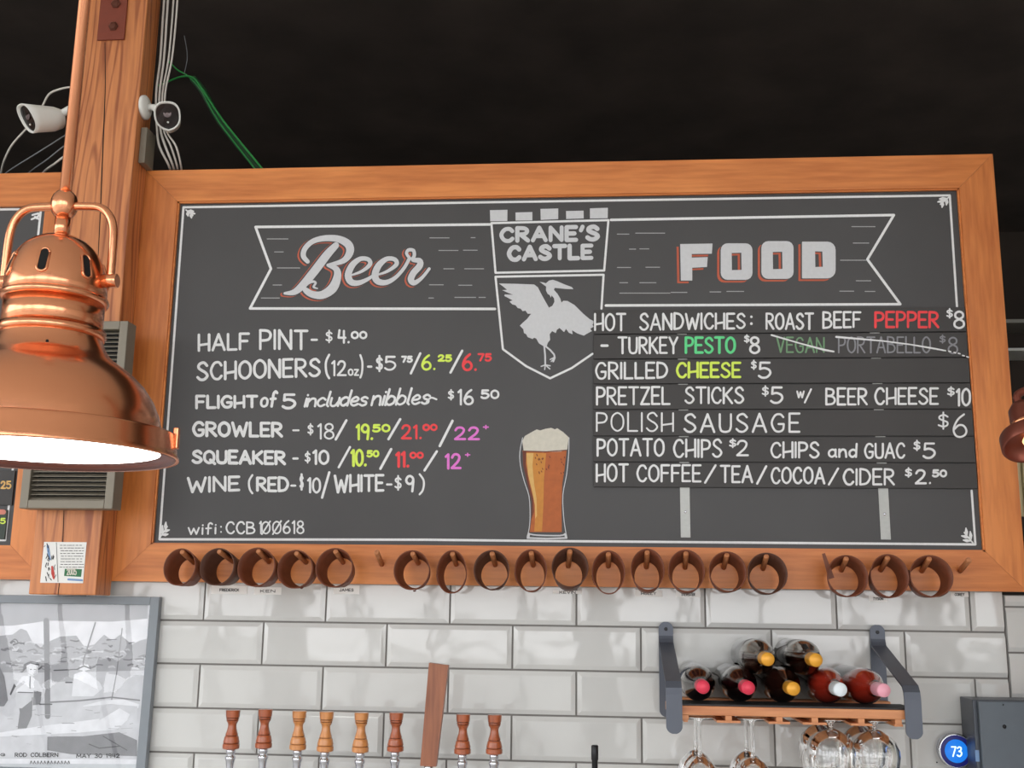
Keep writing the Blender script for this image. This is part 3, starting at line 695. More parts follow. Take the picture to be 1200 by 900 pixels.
for k in range(26):
    x = rb.choice([rb.uniform(335, 380), rb.uniform(400, 435), rb.uniform(485, 510)]); y = rb.uniform(255, 370)
    mb.stroke(s5([(x, y), (x + 3, y + 6)]), 1.0, bl3)
mb.build('painted_beer_shade', M['paint_brown'], board)
MB().poly2([s5([(260, 185), (275, 155), (318, 130), (345, 116), (365, 122), (398, 112), (430, 107), (452, 116), (465, 109), (500, 132), (532, 162), (524, 234), (485, 246), (380, 250), (268, 240)])], bl2).build('painted_foam', M['paint_foam'], board)
mb = MB()
mb.stroke(s5([(262, 165), (246, 250), (250, 330), (272, 420), (300, 510), (306, 620), (300, 700), (288, 745)]), .9, bl3, spline=3)
mb.stroke(s5([(534, 165), (532, 260), (520, 380), (498, 500), (502, 620), (512, 700), (522, 748)]), .9, bl3, spline=3)
mb.stroke(s5([(290, 752), (400, 756), (520, 752)]), 2.0, bl3); mb.stroke(s5([(300, 728), (350, 736), (480, 738), (512, 728)]), 1.6, bl3, spline=3)
mb.stroke(s5([(300, 728), (296, 752)]), 2.4, bl3); mb.stroke(s5([(510, 728), (516, 752)]), 2.0, bl3)
mb.build('painted_glass_outline', M['paint_fill'], board)
# zinc rails on the slate that hold the menu strips
for xt, xb in ((798.6, 803.4), (1026, 1038)):
    pass
for (tx, bx, yb_) in ((790.5, 803.5, 630), (1022, 1038, 632.5)):
    pT, pB = at(tx, 366, YP), at(bx, yb_, YP)
    xm = pB.x
    r_ = MB().box((xm - .0115, YP - .0022, pB.z), (xm + .0115, YP, at(tx, 366, YP).z), .0005).build('metal_rail', M['rail'], board)
    pc = at(bx - 1.5, yb_ - 30, YP)
    MB().lathe((xm, YP - .0022, pc.z), (0, -1, 0), [(0, .003), (.0012, .003), (.0018, .001)], 10).build('screw', M['chrome'], r_)
# menu strips
def strip(name, yl, yr, segs, label, thin=2.6, extra=None):
    """yl / yr: (top, bottom) rows at the left and right end"""
    YS = YP - .0075
    p = [at(695.5, yl[0], YS), at(695.5, yl[1], YS)]
    z1_, z0_ = p[0].z - .0004, p[1].z + .0004
    zt2 = (at(1135, yr[0], YS).z + z1_ + .0004) / 2; zb2 = (at(1135, yr[1], YS).z + z0_ - .0004) / 2
    z1_, z0_ = zt2 - .0006, zb2 + .0006
    xa = at(695.5, (yl[0] + yl[1]) / 2, YS).x; xb = A1 - .006
    t_ = thing('menu_strip', ((xa + xb) / 2, YP, z0_), label, 'menu strip', 'lettered food strips on the chalkboard')
    MB().box((xa, YS, z0_), (xb, YP - .0028, z1_), .0006).build('strip', M['strip'], t_)
    row('lettering', segs, t_, on(YS - .0004), thin)
    if extra: extra(t_, on(YS - .0008))
strip('a', (361.5, 391), (361, 389), [(Wt, 'HOT', 696.0, 734, 367, 388), (Wt, 'SANDWICHES', 749, 874, 366.5, 387.5, dict(bot1=385.5)), (Wt, ':', 879, 884, 367, 383, dict(w=3)), (Wt, 'ROAST', 897, 954, 366.5, 386.5), (Wt, 'BEEF', 963.6, 1009.5, 365, 385.5, dict(bot1=384)),
      (Re, 'PEPPER', 1024.5, 1100.8, 364.8, 384.5, dict(w=2.9)), (Wt, '$', 1108.6, 1116.8, 361.8, 372.6, dict(w=1.8)), (Wt, '8', 1117, 1131, 364, 385.5)], 'black menu strip lettered hot sandwiches roast beef pepper, topmost of the food strips')
def strike(t_, mf):
    mb = MB(); mb.stroke([(904, 392.6), (938, 402.5), (966, 410), (977, 412)], [2, 1.6, 2.4, 2], mf); mb.stroke([(980, 394.8), (1035, 399.6), (1066, 403.6), (1092, 408), (1108, 411)], [2.4, 1.6, 1.6, 2, 1.6], mf)
    for a in ((1112, 411.5), (1118, 413), (1123, 414), (1128, 416.5), (1133, 418)): mb.stroke([a, (a[0] + 2, a[1] + .6)], 1.6, mf)
    mb.build('strike_line', M['paint_white'], t_)
strip('b', (392, 420), (390, 419), [(Wt, '-', 703.5, 713.2, 395, 413, dict(w=3)), (Wt, 'TURKEY', 723.5, 795, 394.6, 414.8), (Gn, 'PESTO', 802.3, 862.5, 394.4, 414.4, dict(w=3)), (Wt, '$', 871.5, 878.6, 392.3, 401.8, dict(w=1.7)), (Wt, '8', 877.8, 891, 394.4, 414.8),
      ('paint_dimgreen', 'VEGAN', 909.6, 966.5, 395, 413.6, dict(w=2)), ('paint_grey', 'PORTABELLO', 982, 1091, 394.3, 414, dict(w=1.9)), ('paint_grey', '$', 1100.4, 1108.4, 392.4, 402, dict(w=1.6)), ('paint_grey', '8', 1110.4, 1123, 394.6, 415, dict(w=2))],
      'black menu strip lettered turkey pesto with the vegan item struck through', 2.6, strike)
strip('c', (421, 449.2), (420, 449), [(Wt, 'GRILLED', 697.2, 783, 424, 445, dict(bot1=443.5)), (Li, 'CHEESE', 792, 868.8, 424, 443, dict(w=3)), (Wt, '$', 879.5, 887, 422, 433, dict(w=1.8)), (Wt, '5', 888, 904.2, 424.4, 443.8)],
      'black menu strip lettered grilled cheese with lime green cheese')
strip('d', (450.2, 479.3), (450, 479.6), [(Wt, 'PRETZEL', 698.3, 785.8, 453, 475, dict(bot1=474.5)), (Wt, 'STICKS', 802, 872.2, 453, 473.3), (Wt, '$', 892.3, 901.2, 452, 464, dict(w=1.9)), (Wt, '5', 902.3, 918.2, 453.2, 473.2), (Wt, 'w', 933.2, 943, 452, 466.5, dict(w=2)),
      (Wt, '/', 942, 951.6, 455, 472.5, dict(w=2.2)), (Wt, 'BEER', 967, 1017, 454.3, 475), (Wt, 'CHEESE', 1024.4, 1100.2, 454, 474.4), (Wt, '$', 1109.6, 1119, 453, 464.2, dict(w=1.9)), (Wt, '10', 1120, 1138, 455, 476.3)],
      'black menu strip lettered pretzel sticks with beer cheese')
strip('e', (480.3, 509.5), (480.6, 512.3), [(Wt, 'POLISH', 698.3, 789.8, 483, 506, dict(w=2.1, gap=.22)), (Wt, 'SAUSAGE', 801, 938, 484, 507, dict(w=2.5, gap=.26)), (Wt, '$', 1098.4, 1112, 483.6, 502.4, dict(w=2)), (Wt, '6', 1116, 1134, 484.4, 513, dict(w=2.5))],
      'black menu strip lettered polish sausage in thinner strokes')
strip('f', (510.5, 540), (513.3, 543.3), [(Wt, 'POTATO', 699, 779, 513.7, 535), (Wt, 'CHIPS', 788.6, 846.6, 514.4, 536.4), (Wt, '$', 854, 863, 514, 524.6, dict(w=1.9)), (Wt, '2', 862.6, 877.6, 515.7, 535), (Wt, 'CHIPS', 902.6, 960.5, 517.5, 537), (Wt, 'and', 970, 1005.2, 519, 536.5),
      (Wt, 'GUAC', 1012.4, 1061, 518.8, 537.6), (Wt, '$', 1070, 1078.8, 516, 528, dict(w=1.9)), (Wt, '5', 1081, 1096.8, 518.8, 537.6)], 'black menu strip lettered potato chips and chips and guac')
strip('g', (541, 569.7), (544.2, 573.7), [(Wt, 'HOT', 698, 737, 543.3, 565), (Wt, 'COFFEE', 745.6, 822.2, 544, 565), (Wt, '/', 825, 839.8, 544.3, 566.5), (Wt, 'TEA', 843.5, 882.6, 545.2, 566), (Wt, '/', 886, 899.2, 545.4, 567.6), (Wt, 'COCOA', 903, 967.2, 547, 567.3), (Wt, '/', 970, 983.4, 547.5, 568.7),
      (Wt, 'CIDER', 987.5, 1048.8, 548.7, 568.8), (Wt, '$', 1060, 1069, 548.2, 559.3, dict(w=1.9)), (Wt, '2.', 1072, 1091.4, 549.6, 567.6), (Wt, '50', 1092, 1110, 550, 559.3)], 'black menu strip lettered hot coffee tea cocoa cider, bottommost of the food strips')

# ------------------------------------------------------------------ pegs and leather sleeves
PEGS = [((227.5, 659.5), (212.5, 646)), ((273, 658), (256, 645.6)), ((315.4, 658.6), (302, 645)), ((358.8, 659), (347, 648)), ((402, 659), (392.8, 645.6)), ((447.6, 661.4), (441, 646)), ((490, 660), (483.3, 648.4)),
        ((534.7, 661.4), (530, 648.4)), ((580.4, 662), (576.5, 648)), ((624.8, 662.5), (622.4, 647)), ((666.0, 663.6), (668, 644)), ((713, 663.6), (713, 648.4)), ((757.4, 664.7), (758.6, 645.6)), ((802.8, 665), (804, 647)),
        ((848, 665), (852, 649.5)), ((894, 666.4), (898.4, 651)), ((986, 668), (992, 654)), ((1032, 668), (1040.8, 652.8)), ((1080, 669), (1089.6, 654)), ((1125, 669), (1136, 655.6))]
PR = 0.0062; peg_geo = []
for (bx, by), (tx, ty) in PEGS:
    p = at(bx, by, YF); q = at(tx, ty, YF - 0.078)
    d = (q - p).normalized(); p0 = p + d * 0.0005; q = p0 + d * 0.078
    peg_geo.append((p0, q, d))
    MB().lathe(p0, d, [(0, PR), (.0755, PR), (.078, PR * .7)], 14).build('peg', M['peg'], board)
def sleeve(i, rf, rx, label, dark=False, taper=.79, rivet=None, tail=False, yaw=0.0, t0=.010, t1=.074):
    p0, q, d = peg_geo[i]
    rf += .0032; rb = rf * taper
    th = .0022
    up = Vector((0, 0, 1)); up = (up - d * up.dot(d)).normalized()
    sd = d.cross(up)
    a = p0 + d * t0 - up * (rb - th - PR + .0005); b2 = p0 + d * t1 - up * (rf - th - PR + .0005) + sd * yaw
    ax = (b2 - a); ln = ax.length
    prof = [(0, rb - th), (0, rb), (ln * .5, (rb + rf) / 2 + .0008), (ln, rf), (ln, rf - th), (ln * .5, (rb + rf) / 2 - th + .0008), (0, rb - th)]
    t_ = thing('leather_sleeve', a, label, 'leather sleeve', 'leather mug sleeves on the pegs under the chalkboard')
    mt_ = M['leather_dark'] if dark else M['leather']
    MB().lathe(a, ax, prof, 40, True, rx, close=False).build('sleeve_band', mt_, t_)
    qn = vrot_to(ax)
    # stitched overlap on the outside
    mb = MB(); ang = math.radians(200 if i % 2 else 300); pr = []
    for k in range(5):
        an = ang + (k - 2) * .12
        pr.append(an)
    vs = []
    for an in pr:
        for (h, r) in ((0.001, rb + .0012), (ln - .001, rf + .0012)):
            vs.append(a + qn @ Vector((r * math.cos(an) * rx, r * math.sin(an), h)))
    mb.add(vs, [(2 * k, 2 * k + 1, 2 * k + 3, 2 * k + 2) for k in range(4)], True); mb.build('overlap_seam', mt_, t_)
    if rivet is not None:
        c = a + qn @ Vector(((rf + .0005) * math.cos(rivet) * rx, (rf + .0005) * math.sin(rivet), ln * .9))
        nrm = qn @ Vector((math.cos(rivet), math.sin(rivet), 0))
        MB().lathe(c, nrm, [(0, .004), (.0015, .004), (.003, .002)], 12).build('rivet', M['bolt'], t_)
    if tail:
        e0 = at(974.5, 678, YF - .058); e1 = at(965, 648.5, YF - .062)
        s_ = Vector((.0062, -.001, .002))
        n_ = Vector((0, .0022, 0))
        mb = MB().add([e0 - s_, e0 + s_, e1 + s_ * .5, e1 - s_ * .5, e0 - s_ + n_, e0 + s_ + n_, e1 + s_ * .5 + n_, e1 - s_ * .5 + n_],
                      [(0, 1, 2, 3), (7, 6, 5, 4), (0, 4, 5, 1), (1, 5, 6, 2), (2, 6, 7, 3), (3, 7, 4, 0)])
        mb.build('strap_end', mt_, t_)
SP = [(0, .041, .90, 'brown leather sleeve on the far left peg under the chalkboard, nearest the wooden post', {}),
      (1, .041, 1.0, 'darker olive brown leather sleeve, second from the left in the left group of five', dict(dark=True)),
      (2, .043, 1.0, 'round brown leather sleeve on the middle peg of the left group of five', {}),
      (3, .042, .95, 'brown leather sleeve with a rivet at its bottom, fourth in the left group of five', dict(rivet=-1.2)),
      (4, .043, .96, 'brown leather sleeve rightmost in the left group, beside the left bare peg', {}),
      (6, .043, .92, 'brown leather sleeve with a bottom rivet, first one right of the left bare peg', dict(rivet=-1.4)),
      (7, .047, .70, 'narrow oval brown leather sleeve hanging below the word wine-list gap, second right of the left bare peg', {}),
      (8, .043, .90, 'brown leather sleeve third right of the left bare peg, left of the painted beer glass', dict(dark=True)),
      (9, .046, .76, 'oval brown leather sleeve hanging left below the foot of the painted beer glass', {}),
      (10, .044, .90, 'dark leather sleeve right below the foot of the painted beer glass', dict(dark=True)),
      (11, .047, .76, 'narrow reddish leather sleeve, first one right of the dark sleeve under the painted beer glass', {}),
      (12, .046, .78, 'brown leather sleeve hanging high, second right of the dark sleeve under the painted beer glass', {}),
      (13, .046, .84, 'brown leather sleeve below the left metal rail of the chalkboard', {}),
      (14, .043, .92, 'brown leather sleeve, second from the right in the middle row of sleeves', {}),
      (15, .044, .95, 'dark brown leather sleeve, rightmost of the middle row before the wide gap', dict(dark=True)),
      (16, .044, .95, 'brown leather sleeve with a loose strap end sticking up at its left', dict(tail=True)),
      (17, .046, .86, 'brown leather sleeve below the right metal rail, middle of the right group of three', dict(rivet=-.2)),
      (18, .044, 1.0, 'brown leather sleeve farthest right, beside the right bare peg', dict(rivet=2.9))]
SP[6] = (7, .047, .70, 'narrow oval brown leather sleeve, second one right of the left bare peg', {})
for i, rf, rx, lb, kw in SP: sleeve(i, rf, rx, lb, **kw)
# small paper name tags on the tiles under the frame
TAGS = [(248, 289.5, 686.0, 696.5, 'FREDERICK', 'name tag on the tile below the second leather sleeve from the left'), (298, 329.5, 688, 697, 'KEN', 'name tag on the tile below the third leather sleeve from the left'),
        (391, 421, 686.0, 696.5, 'JAMES', 'name tag on the tile below the fifth leather sleeve from the left'), (648, 682, 692, 696.0, 'KEVIN', 'name tag on the tile below the dark sleeve under the painted beer glass'),
        (744, 776, 691, 699.5, 'HOLLY', 'name tag on the tile below the first sleeve left of the left rail'), (792, 821, 693, 700, 'SYLVESTER', 'name tag on the tile below the sleeve under the left metal rail'),
        (1018, 1040, 697.5, 705.5, 'TYSON', 'name tag on the tile below the sleeve under the right metal rail'), (1114, 1135, 693.5, 699.5, 'COREY', 'name tag on the tile below the right bare peg')]
for x0, x1, y0, y1, tx, lb in TAGS:
    Yt = -.0052
    p, q = at(x0, y0, Yt), at(x1, y1, Yt)
    t_ = thing('name_tag', ((p.x + q.x) / 2, Yt, q.z), 'white paper ' + lb, 'label', 'paper name tags under the pegs')
    MB().box((p.x, Yt - .0004, q.z), (q.x, Yt + .0002, p.z)).build('paper', M['paper'], t_)
    mb = MB(); lettering(mb, tx, x0 + (x1 - x0) * .22, x1 - (x1 - x0) * .22, (y0 + y1) / 2 - 1.6, (y0 + y1) / 2 + 1.9, .7, on(Yt - .0009)); mb.build('writing', M['ink'], t_)

# ================================================================== left chalkboard
la1 = (at(51, 242, YF).x + at(14.4, 636.0, YF).x) / 2
lc1, lc0 = at(40, 241, YF).z, at(12, 639, YF).z
lz1, lz0 = at(40, 202.5, YF).z, at(20, 679, YF).z
lx1 = la1 + 0.0915; lx0 = la1 - 1.9
lb = thing('chalkboard', ((lx0 + lx1) / 2, YB, lz0), 'wood-framed chalkboard at the left photo edge, mostly hidden by the copper lamp', 'chalkboard')
MB().box((lx0 + .08, YP, lc0 - .01), (la1 + .01, YB - .001, lc1 + .01)).build('slate_panel', M['board'], lb)
mitre_frame(lb, (lx0, lx1, lz0, lz1), (lx0 + .0915, la1, lc0, lc1), YF, YB, M['frame_h'], M['frame_v'], ('frame_rail', 'frame_rail', 'frame_stile'))
mb = MB(); mb.stroke([(-60, 246), (48, 245)], 2.6, bl); mb.stroke([(48, 245), (6.0, 633)], 2.6, bl); mb.stroke([(6.0, 633), (-60, 633)], 2.6, bl); mb.build('border_line', M['paint_white'], lb)
mb = MB()
for a, b2 in (((38, 252), (45, 250)), ((37, 257), (44, 254)), ((46, 257), (41, 254)), ((46, 251), (43, 256))): mb.stroke([a, b2], 2.2, bl)
mb.build('corner_sprig', M['paint_white'], lb)
Yl2 = YP - .006
p, q = at(-70, 551, Yl2), at(13.5, 592, Yl2)
t_ = thing('menu_strip', ((p.x + q.x) / 2, YP, q.z), 'dark strip lettered 25 on the left chalkboard under the lamp', 'menu strip')
MB().box((p.x, Yl2, q.z), (q.x, YP - .0004, p.z), .0005).build('strip', M['strip'], t_)
mb = MB(); lettering(mb, '25', 0.5, 13.5, 563.5, 573, 1.9, on(Yl2 - .0004)); mb.build('lettering', M['paint_straw'], t_)
p, q = at(-70, 597, Yl2), at(5, 632, Yl2)
t_ = thing('menu_strip', ((p.x + q.x) / 2, YP, q.z), 'dark green strip lettered 5 at the bottom of the left chalkboard', 'menu strip')
MB().box((p.x, Yl2, q.z), (q.x, YP - .0004, p.z), .0005).build('strip', plain('green_black_paint', (52, 62, 54), .6), t_)
mb = MB(); lettering(mb, '5', 0, 6.8, 607, 614, 1.6, on(Yl2 - .0004)); mb.build('lettering', M['paint_lime'], t_)
mb = MB(); mb.stroke([(-6, 600), (4, 600)], 6, on(Yl2 - .0004)); mb.build('lettering', plain('salmon_paint', (206, 128, 112), .7), t_)

# ================================================================== timber post and what hangs on it
YPO = -0.115
pxl = at(33, 697, YPO).x; pxr = (at(113, 690, YPO).x + at(155, 200, YPO).x) / 2
pz0 = at(80, 697, YPO).z
post = thing('timber_post', ((pxl + pxr) / 2, -.06, pz0), 'fir timber post with a long crack between the two chalkboards', 'post')
MB().box((pxl, YPO, pz0), (pxr, YF - .001, CEIL), .003).build('post_timber', M['post'], post)
po = on(YPO - .0004)
mb = MB(); mb.stroke([(123, 50), (123.5, 100), (122, 140), (119.5, 200), (118, 240), (115, 300)], [.8, .9, 1.3, 1.3, 1.2, .8], po)
mb.build('crack', M['slot'], post)
mb = MB(); mb.stroke([(75, 597), (73, 650), (68, 697)], .9, po); mb.build('crack', M['slot'], post)
p, q = at(122, -30, YPO), at(150.5, 47, YPO)
pl = MB().box((p.x, YPO - .006, q.z), (at(150.5, 0, YPO).x, YPO - .0002, CEIL - .01), .001).build('steel_plate', M['plate'], post)
for (bx, by) in ((136, 4.5), (133, 31)):
    c = at(bx, by, YPO - .006); MB().lathe(c, (0, -1, 0), [(0, .013), (.003, .013), (.007, .009), (.008, 0)], 6, False).build('bolt', M['bolt'], pl)
p, q = at(167, 150, YF - .02), at(186, 197, YF - .02)
MB().box((pxr + .001, -.09, q.z), (pxr + .018, -.035, at(175, 155, -.06).z), .001).build('side_block', M['vent'], post)
# louvred vent box
VY = YPO - .05
vx0, vx1 = at(22, 596, VY).x, at(131.5, 596, VY).x
vz0, vz1 = at(80, 596, VY).z, at(135, 376, VY).z
vt = thing('louvred_vent_box', ((vx0 + vx1) / 2, YPO, vz0), 'grey louvred metal vent box on the post behind the copper lamp', 'vent')
fw = .021
mb = MB()
for a, b2 in (((vx0, vz0), (vx0 + fw, vz1)), ((vx1 - fw, vz0), (vx1, vz1)), ((vx0 + fw, vz0), (vx1 - fw, vz0 + fw)), ((vx0 + fw, vz1 - fw), (vx1 - fw, vz1))):
    mb.box((a[0], VY, a[1]), (b2[0], YPO - .001, b2[1]), .002)
mb.build('frame', M['vent'], vt)
MB().box((vx0 + fw, YPO - .012, vz0 + fw), (vx1 - fw, YPO - .002, vz1 - fw)).build('back_panel', M['vent_in'], vt)
mb = MB(); nsl = 38; hh = (vz1 - vz0 - 2 * fw) / nsl
for k in range(nsl):
    z = vz0 + fw + (k + .5) * hh
    y0, y1 = VY + .008, VY + .022
    mb.add([(vx0 + fw, y0, z - hh * .3), (vx1 - fw, y0, z - hh * .3), (vx1 - fw, y1, z + hh * .42), (vx0 + fw, y1, z + hh * .42),
            (vx0 + fw, y0, z - hh * .42), (vx1 - fw, y0, z - hh * .42), (vx1 - fw, y1, z + hh * .28), (vx0 + fw, y1, z + hh * .28)], [(3, 2, 1, 0), (4, 5, 6, 7), (0, 1, 5, 4), (2, 3, 7, 6)])
mb.build('louvres', M['vent'], vt)
# printed sticker on the post
p, q = at(50.5, 635, YPO - .001), at(99, 683.5, YPO - .001)
tk = thing('printed_notice', ((p.x + q.x) / 2, YPO, q.z), 'small square printed paper notice stuck low on the timber post', 'notice')
xL = at(49.5, 660, YPO).x; xR = at(99.5, 660, YPO).x
MB().box((xL, YPO - .0012, q.z), (xR, YPO - .0002, p.z)).build('paper', M['paper'], tk)
no_ = on(YPO - .0017); rn = random.Random(3)
mb = MB()
for r in range(9):
    x = 70 + rn.uniform(0, 2)
    while x < 97:
        x2 = min(98, x + rn.uniform(1, 4)); mb.stroke([(x, 639 + r * 3.2), (x2, 639 + r * 3.2)], .7, no_); x = x2 + rn.uniform(.8, 2)
for k in range(26):
    x = rn.uniform(53, 66); y = rn.uniform(637, 680); mb.stroke([(x, y), (x + rn.uniform(-2, 2), y + rn.uniform(1, 5))], rn.uniform(.5, 1.2), no_)
mb.stroke([(66.0, 636), (68, 682)], .6, no_); mb.build('printed_text', M['ink'], tk)
mb = MB(); mb.poly2([[(76, 666.5), (96, 667), (95, 676), (75, 675)]], no_); mb.build('printed_patch', M['ink_green'], tk)
mb = MB(); lettering(mb, '2005', 78, 90, 666.0, 674, 1.2, on(YPO - .0021)); mb.build('printed_date', M['paint_foam'], tk)
mb = MB(); mb.stroke([(61, 664), (62, 672), (63, 678)], [2, 4, 2], no_); mb.build('printed_picture', M['ink_red'], tk)
mb = MB(); mb.stroke([(56, 640), (58, 655)], 3, no_); mb.stroke([(80, 679), (96, 680)], 2.4, no_); mb.build('printed_picture', M['ink_blue'], tk)

# ------------------------------------------------------------------ security cameras
def sec_cam(label, mount, mdir, centre, aim, up_hint, s):
    """bullet camera: mount disc, ball joint, body with a dark face"""
    t_ = thing('security_camera', mount, label, 'security camera')
    mount = Vector(mount); mdir = Vector(mdir).normalized(); centre = Vector(centre); aim = Vector(aim).normalized()
    MB().lathe(mount, mdir, [(0, .034 * s), (.008 * s, .034 * s), (.013 * s, .028 * s), (.015 * s, .012 * s)], 28).build('mount_base', M['white_plastic'], t_)
    rear = centre - aim * .035 * s
    MB().tube([mount + mdir * .012 * s, mount + mdir * .03 * s, rear + aim * .012 * s], .010 * s, 12).build('ball_arm', M['white_plastic'], t_)
    sd = aim.cross(Vector(up_hint)).normalized(); up = sd.cross(aim).normalized()
    def ring(off, a, b2, lean, n=28):
        vs = []
        for k in range(n):
            th = 2 * PI * k / n
            c, sn = math.cos(th), math.sin(th)
            ex = 2 / 2.6
            u = a * math.copysign(abs(c) ** ex, c); v = b2 * math.copysign(abs(sn) ** ex, sn)
            v2 = v - max(0, -v) * .25 * (1 - abs(u) / a)        # pointed chin
            vs.append(centre + aim * (off + lean * v / b2) * s + sd * u * s + up * v2 * s)
        return vs
    n = 28
    R_ = [ring(-.048, .012, .012, 0), ring(-.045, .022, .022, 0), ring(-.02, .030, .029, 0), ring(.03, .033, .032, .004), ring(.052, .035, .034, .012), ring(.051, .031, .030, .012), ring(.044, .030, .029, .010)]
    mb = MB(); mb.add([v for r in R_ for v in r], [(i * n + k, i * n + (k + 1) % n, (i + 1) * n + (k + 1) % n, (i + 1) * n + k) for i in range(len(R_) - 1) for k in range(n)], True)
    mb.f.append(list(reversed(range(n)))); mb.s.append(False); mb.mi.append(0)
    mb.build('housing', M['white_plastic'], t_)
    f = ring(.0455, .0305, .0295, .010); f2 = ring(.040, .0305, .0295, .010)
    fc = MB().add(f + f2, [list(range(n))] + [(k, (k + 1) % n, n + (k + 1) % n, n + k) for k in range(n)]).build('face_plate', M['black_plastic'], t_)
    c = centre + aim * .046 * s + up * .004 * s
    MB().lathe(c, aim, [(0, .011 * s), (.002 * s, .011 * s), (.002 * s, .008 * s), (.001 * s, .006 * s), (.003 * s, 0)], 20).build('lens', M['lens_glass'], fc)
    MB().lathe(centre + aim * .043 * s - up * .019 * s, aim, [(0, .003 * s), (.003 * s, .002 * s)], 10).build('sensor', M['white_plastic'], fc)
    return t_
Yc = -.085
mR = at(171, 126.0, Yc); mR.x = pxr + .0005
sec_cam('white security camera on the right side of the post, facing the room', mR, (1, 0, 0), at(198, 139, Yc - .02), (.30, -.95, -.22), (-.12, 0, 1), .93)
mL = at(84, 127, Yc); mL.x = pxl - .0005
sec_cam('white security camera left of the post, turned to the left', mL, (-1, 0, 0), at(53, 138, Yc - .02), (-.60, -.74, -.30), (.12, 0, 1), .98)

# ------------------------------------------------------------------ cables
def cable(pts, r, mat, label, group=None, cat='cable'):
    P = [at(x, y, Y) for x, y, Y in pts]
    o = MB().tube(P, r, 8, True, 5).build('cable', M[mat]); return tag(o, label, cat, group)
cg = 'white cables along the post'
for k, (x0, x1) in enumerate(((191, 183), (195.5, 187), (202, 190.5), (206.5, 193.5))):
    Yk = -.05 - .004 * k
    lbl = ['white ribbed cable running down nearest the post side', 'white ribbed cable, second from the post side', 'white smooth cable, third from the post side', 'white smooth cable, farthest from the post side'][k]
    cable([(x0 + 4, -40, Yk), (x0, 20, Yk), ((x0 * .6 + x1 * .4), 70, Yk), (x1, 110, Yk), (x1 + 1, 150, Yk - .001), (x1 + 4 + 3 * k, 172, Yk), (199 + 4.5 * k, 197, -.012), (200 + 4.5 * k, 215, .12)], .0032 if k < 2 else .0026, 'cable_white', lbl, cg)
cable([(84, 102, -.06), (72, 104, -.06), (58, 110, -.05), (50, 124, -.04), (42, 140, -.02), (30, 152, 0), (14, 170, .02), (5, 188, .05), (1, 204, .12)], .0028, 'cable_white', 'pale cable looping over and down behind the left security camera')
cable([(88, 150, -.03), (74, 160, -.02), (44, 179, 0), (12, 199, .06), (4, 206, .13)], .0018, 'cable_grey', 'thin grey cable slanting down left of the post, upper one of two')
cable([(88, 163, -.03), (74, 172, -.02), (55, 187, 0), (38, 199, .06), (30, 206, .13)], .0018, 'cable_grey', 'thin grey cable slanting down left of the post, lower one of two')
cable([(88, 178, -.03), (76, 183, -.02), (64, 192, 0), (54, 199, .06), (48, 206, .13)], .003, 'cable_white', 'thick white rope-like cable end just left of the copper rod above the board')
cable([(186, 100, -.03), (196, 96, .10), (212, 90, .16), (226, 91, .18), (238, 106, .18), (262, 142, .18), (306, 196, .18), (330, 226, .18)], .0028, 'cable_green', 'bright green cable drooping behind the top of the chalkboard, upper of the pair')
cable([(198, 72, .16), (208, 82, .18), (220, 89, .185), (236, 106, .19), (256, 142, .19), (298, 197, .19), (318, 224, .19)], .0022, 'cable_green', 'thin green cable drooping beside the bright green one, lower of the pair')
P = [at(x, y, .21) for x, y in ((226, 92), (238, 107), (259, 143), (302, 197), (322, 222))]
tag(MB().tube(P, .011, 8, True, 4).build('cable_sleeve', M['cable_deepgreen']), 'dark green cable sleeve behind the pair of green cables', 'cable')
cable([(216.0, 42, .16), (219.5, 66, .16), (216.0, 86, .17)], .0012, 'cable_grey', 'short thin pale wire hanging above the green cables')

# ================================================================== copper pendant lamp
YLA = -1.1
ax_px = lambda y: 76.5 - .093 * (y - 225)
Pz = lambda y: at(ax_px(y), y, YLA).z
xa_ = sum(at(ax_px(y), y, YLA).x for y in (0, 225, 400, 530)) / 4
mp = mpp(at(60, 400, YLA))
def R_at(y): return mpp(at(ax_px(y), y, YLA))
lamp = thing('pendant_lamp', (xa_, YLA, Pz(532)), 'large copper pendant lamp at the left, lit, with ribbed neck and yoke', 'lamp')
def prof_px(lst): return [(Pz(y) - Pz(lst[0][0]), r * R_at(y)) for y, r in lst]
def lz(lst, mat, name, parent, seg=64, close=True):
    b0 = (xa_, YLA, Pz(lst[0][0]))
    return MB().lathe(b0, (0, 0, 1), prof_px(lst), seg, True, 1.0, close).build(name, M[mat], parent)
MB().tube([(xa_, YLA, Pz(262)), (xa_, YLA, CEIL - .001)], 6.8 * R_at(200), 20).build('rod', M['copper'], lamp)
MB().lathe((xa_, YLA, CEIL - .03), (0, 0, 1), [(0, .02), (.005, .055), (.028, .06)], 32).build('ceiling_rose', M['copper'], lamp)
lz([(256, 6), (254.5, 9.5), (250, 13), (245, 14.8), (240, 15.4), (235, 14.8), (230, 13), (226, 9.5), (224.5, 6)], 'copper', 'ball_joint', lamp, 32)
lz([(280, 9), (252, 8.6)], 'copper', 'neck_tube', lamp, 24)
dome = lz([(352, 57), (340, 57.2), (330, 56.2), (320, 54), (310, 50.5), (300, 45.5), (292, 39.5), (285, 31.5), (280, 22), (277.5, 12), (277, 0.5)], 'copper', 'dome', lamp)
lz([(356, 56), (355, 59), (352, 60.5), (349, 59.5), (347.5, 57)], 'copper', 'ring_bead', lamp)
lz([(392, 56.3), (354, 56)], 'copper', 'collar', lamp)
lz([(396, 57.5), (395, 60), (391.5, 61.2), (386.0, 60), (387, 56.5)], 'copper', 'ring_bead', lamp)
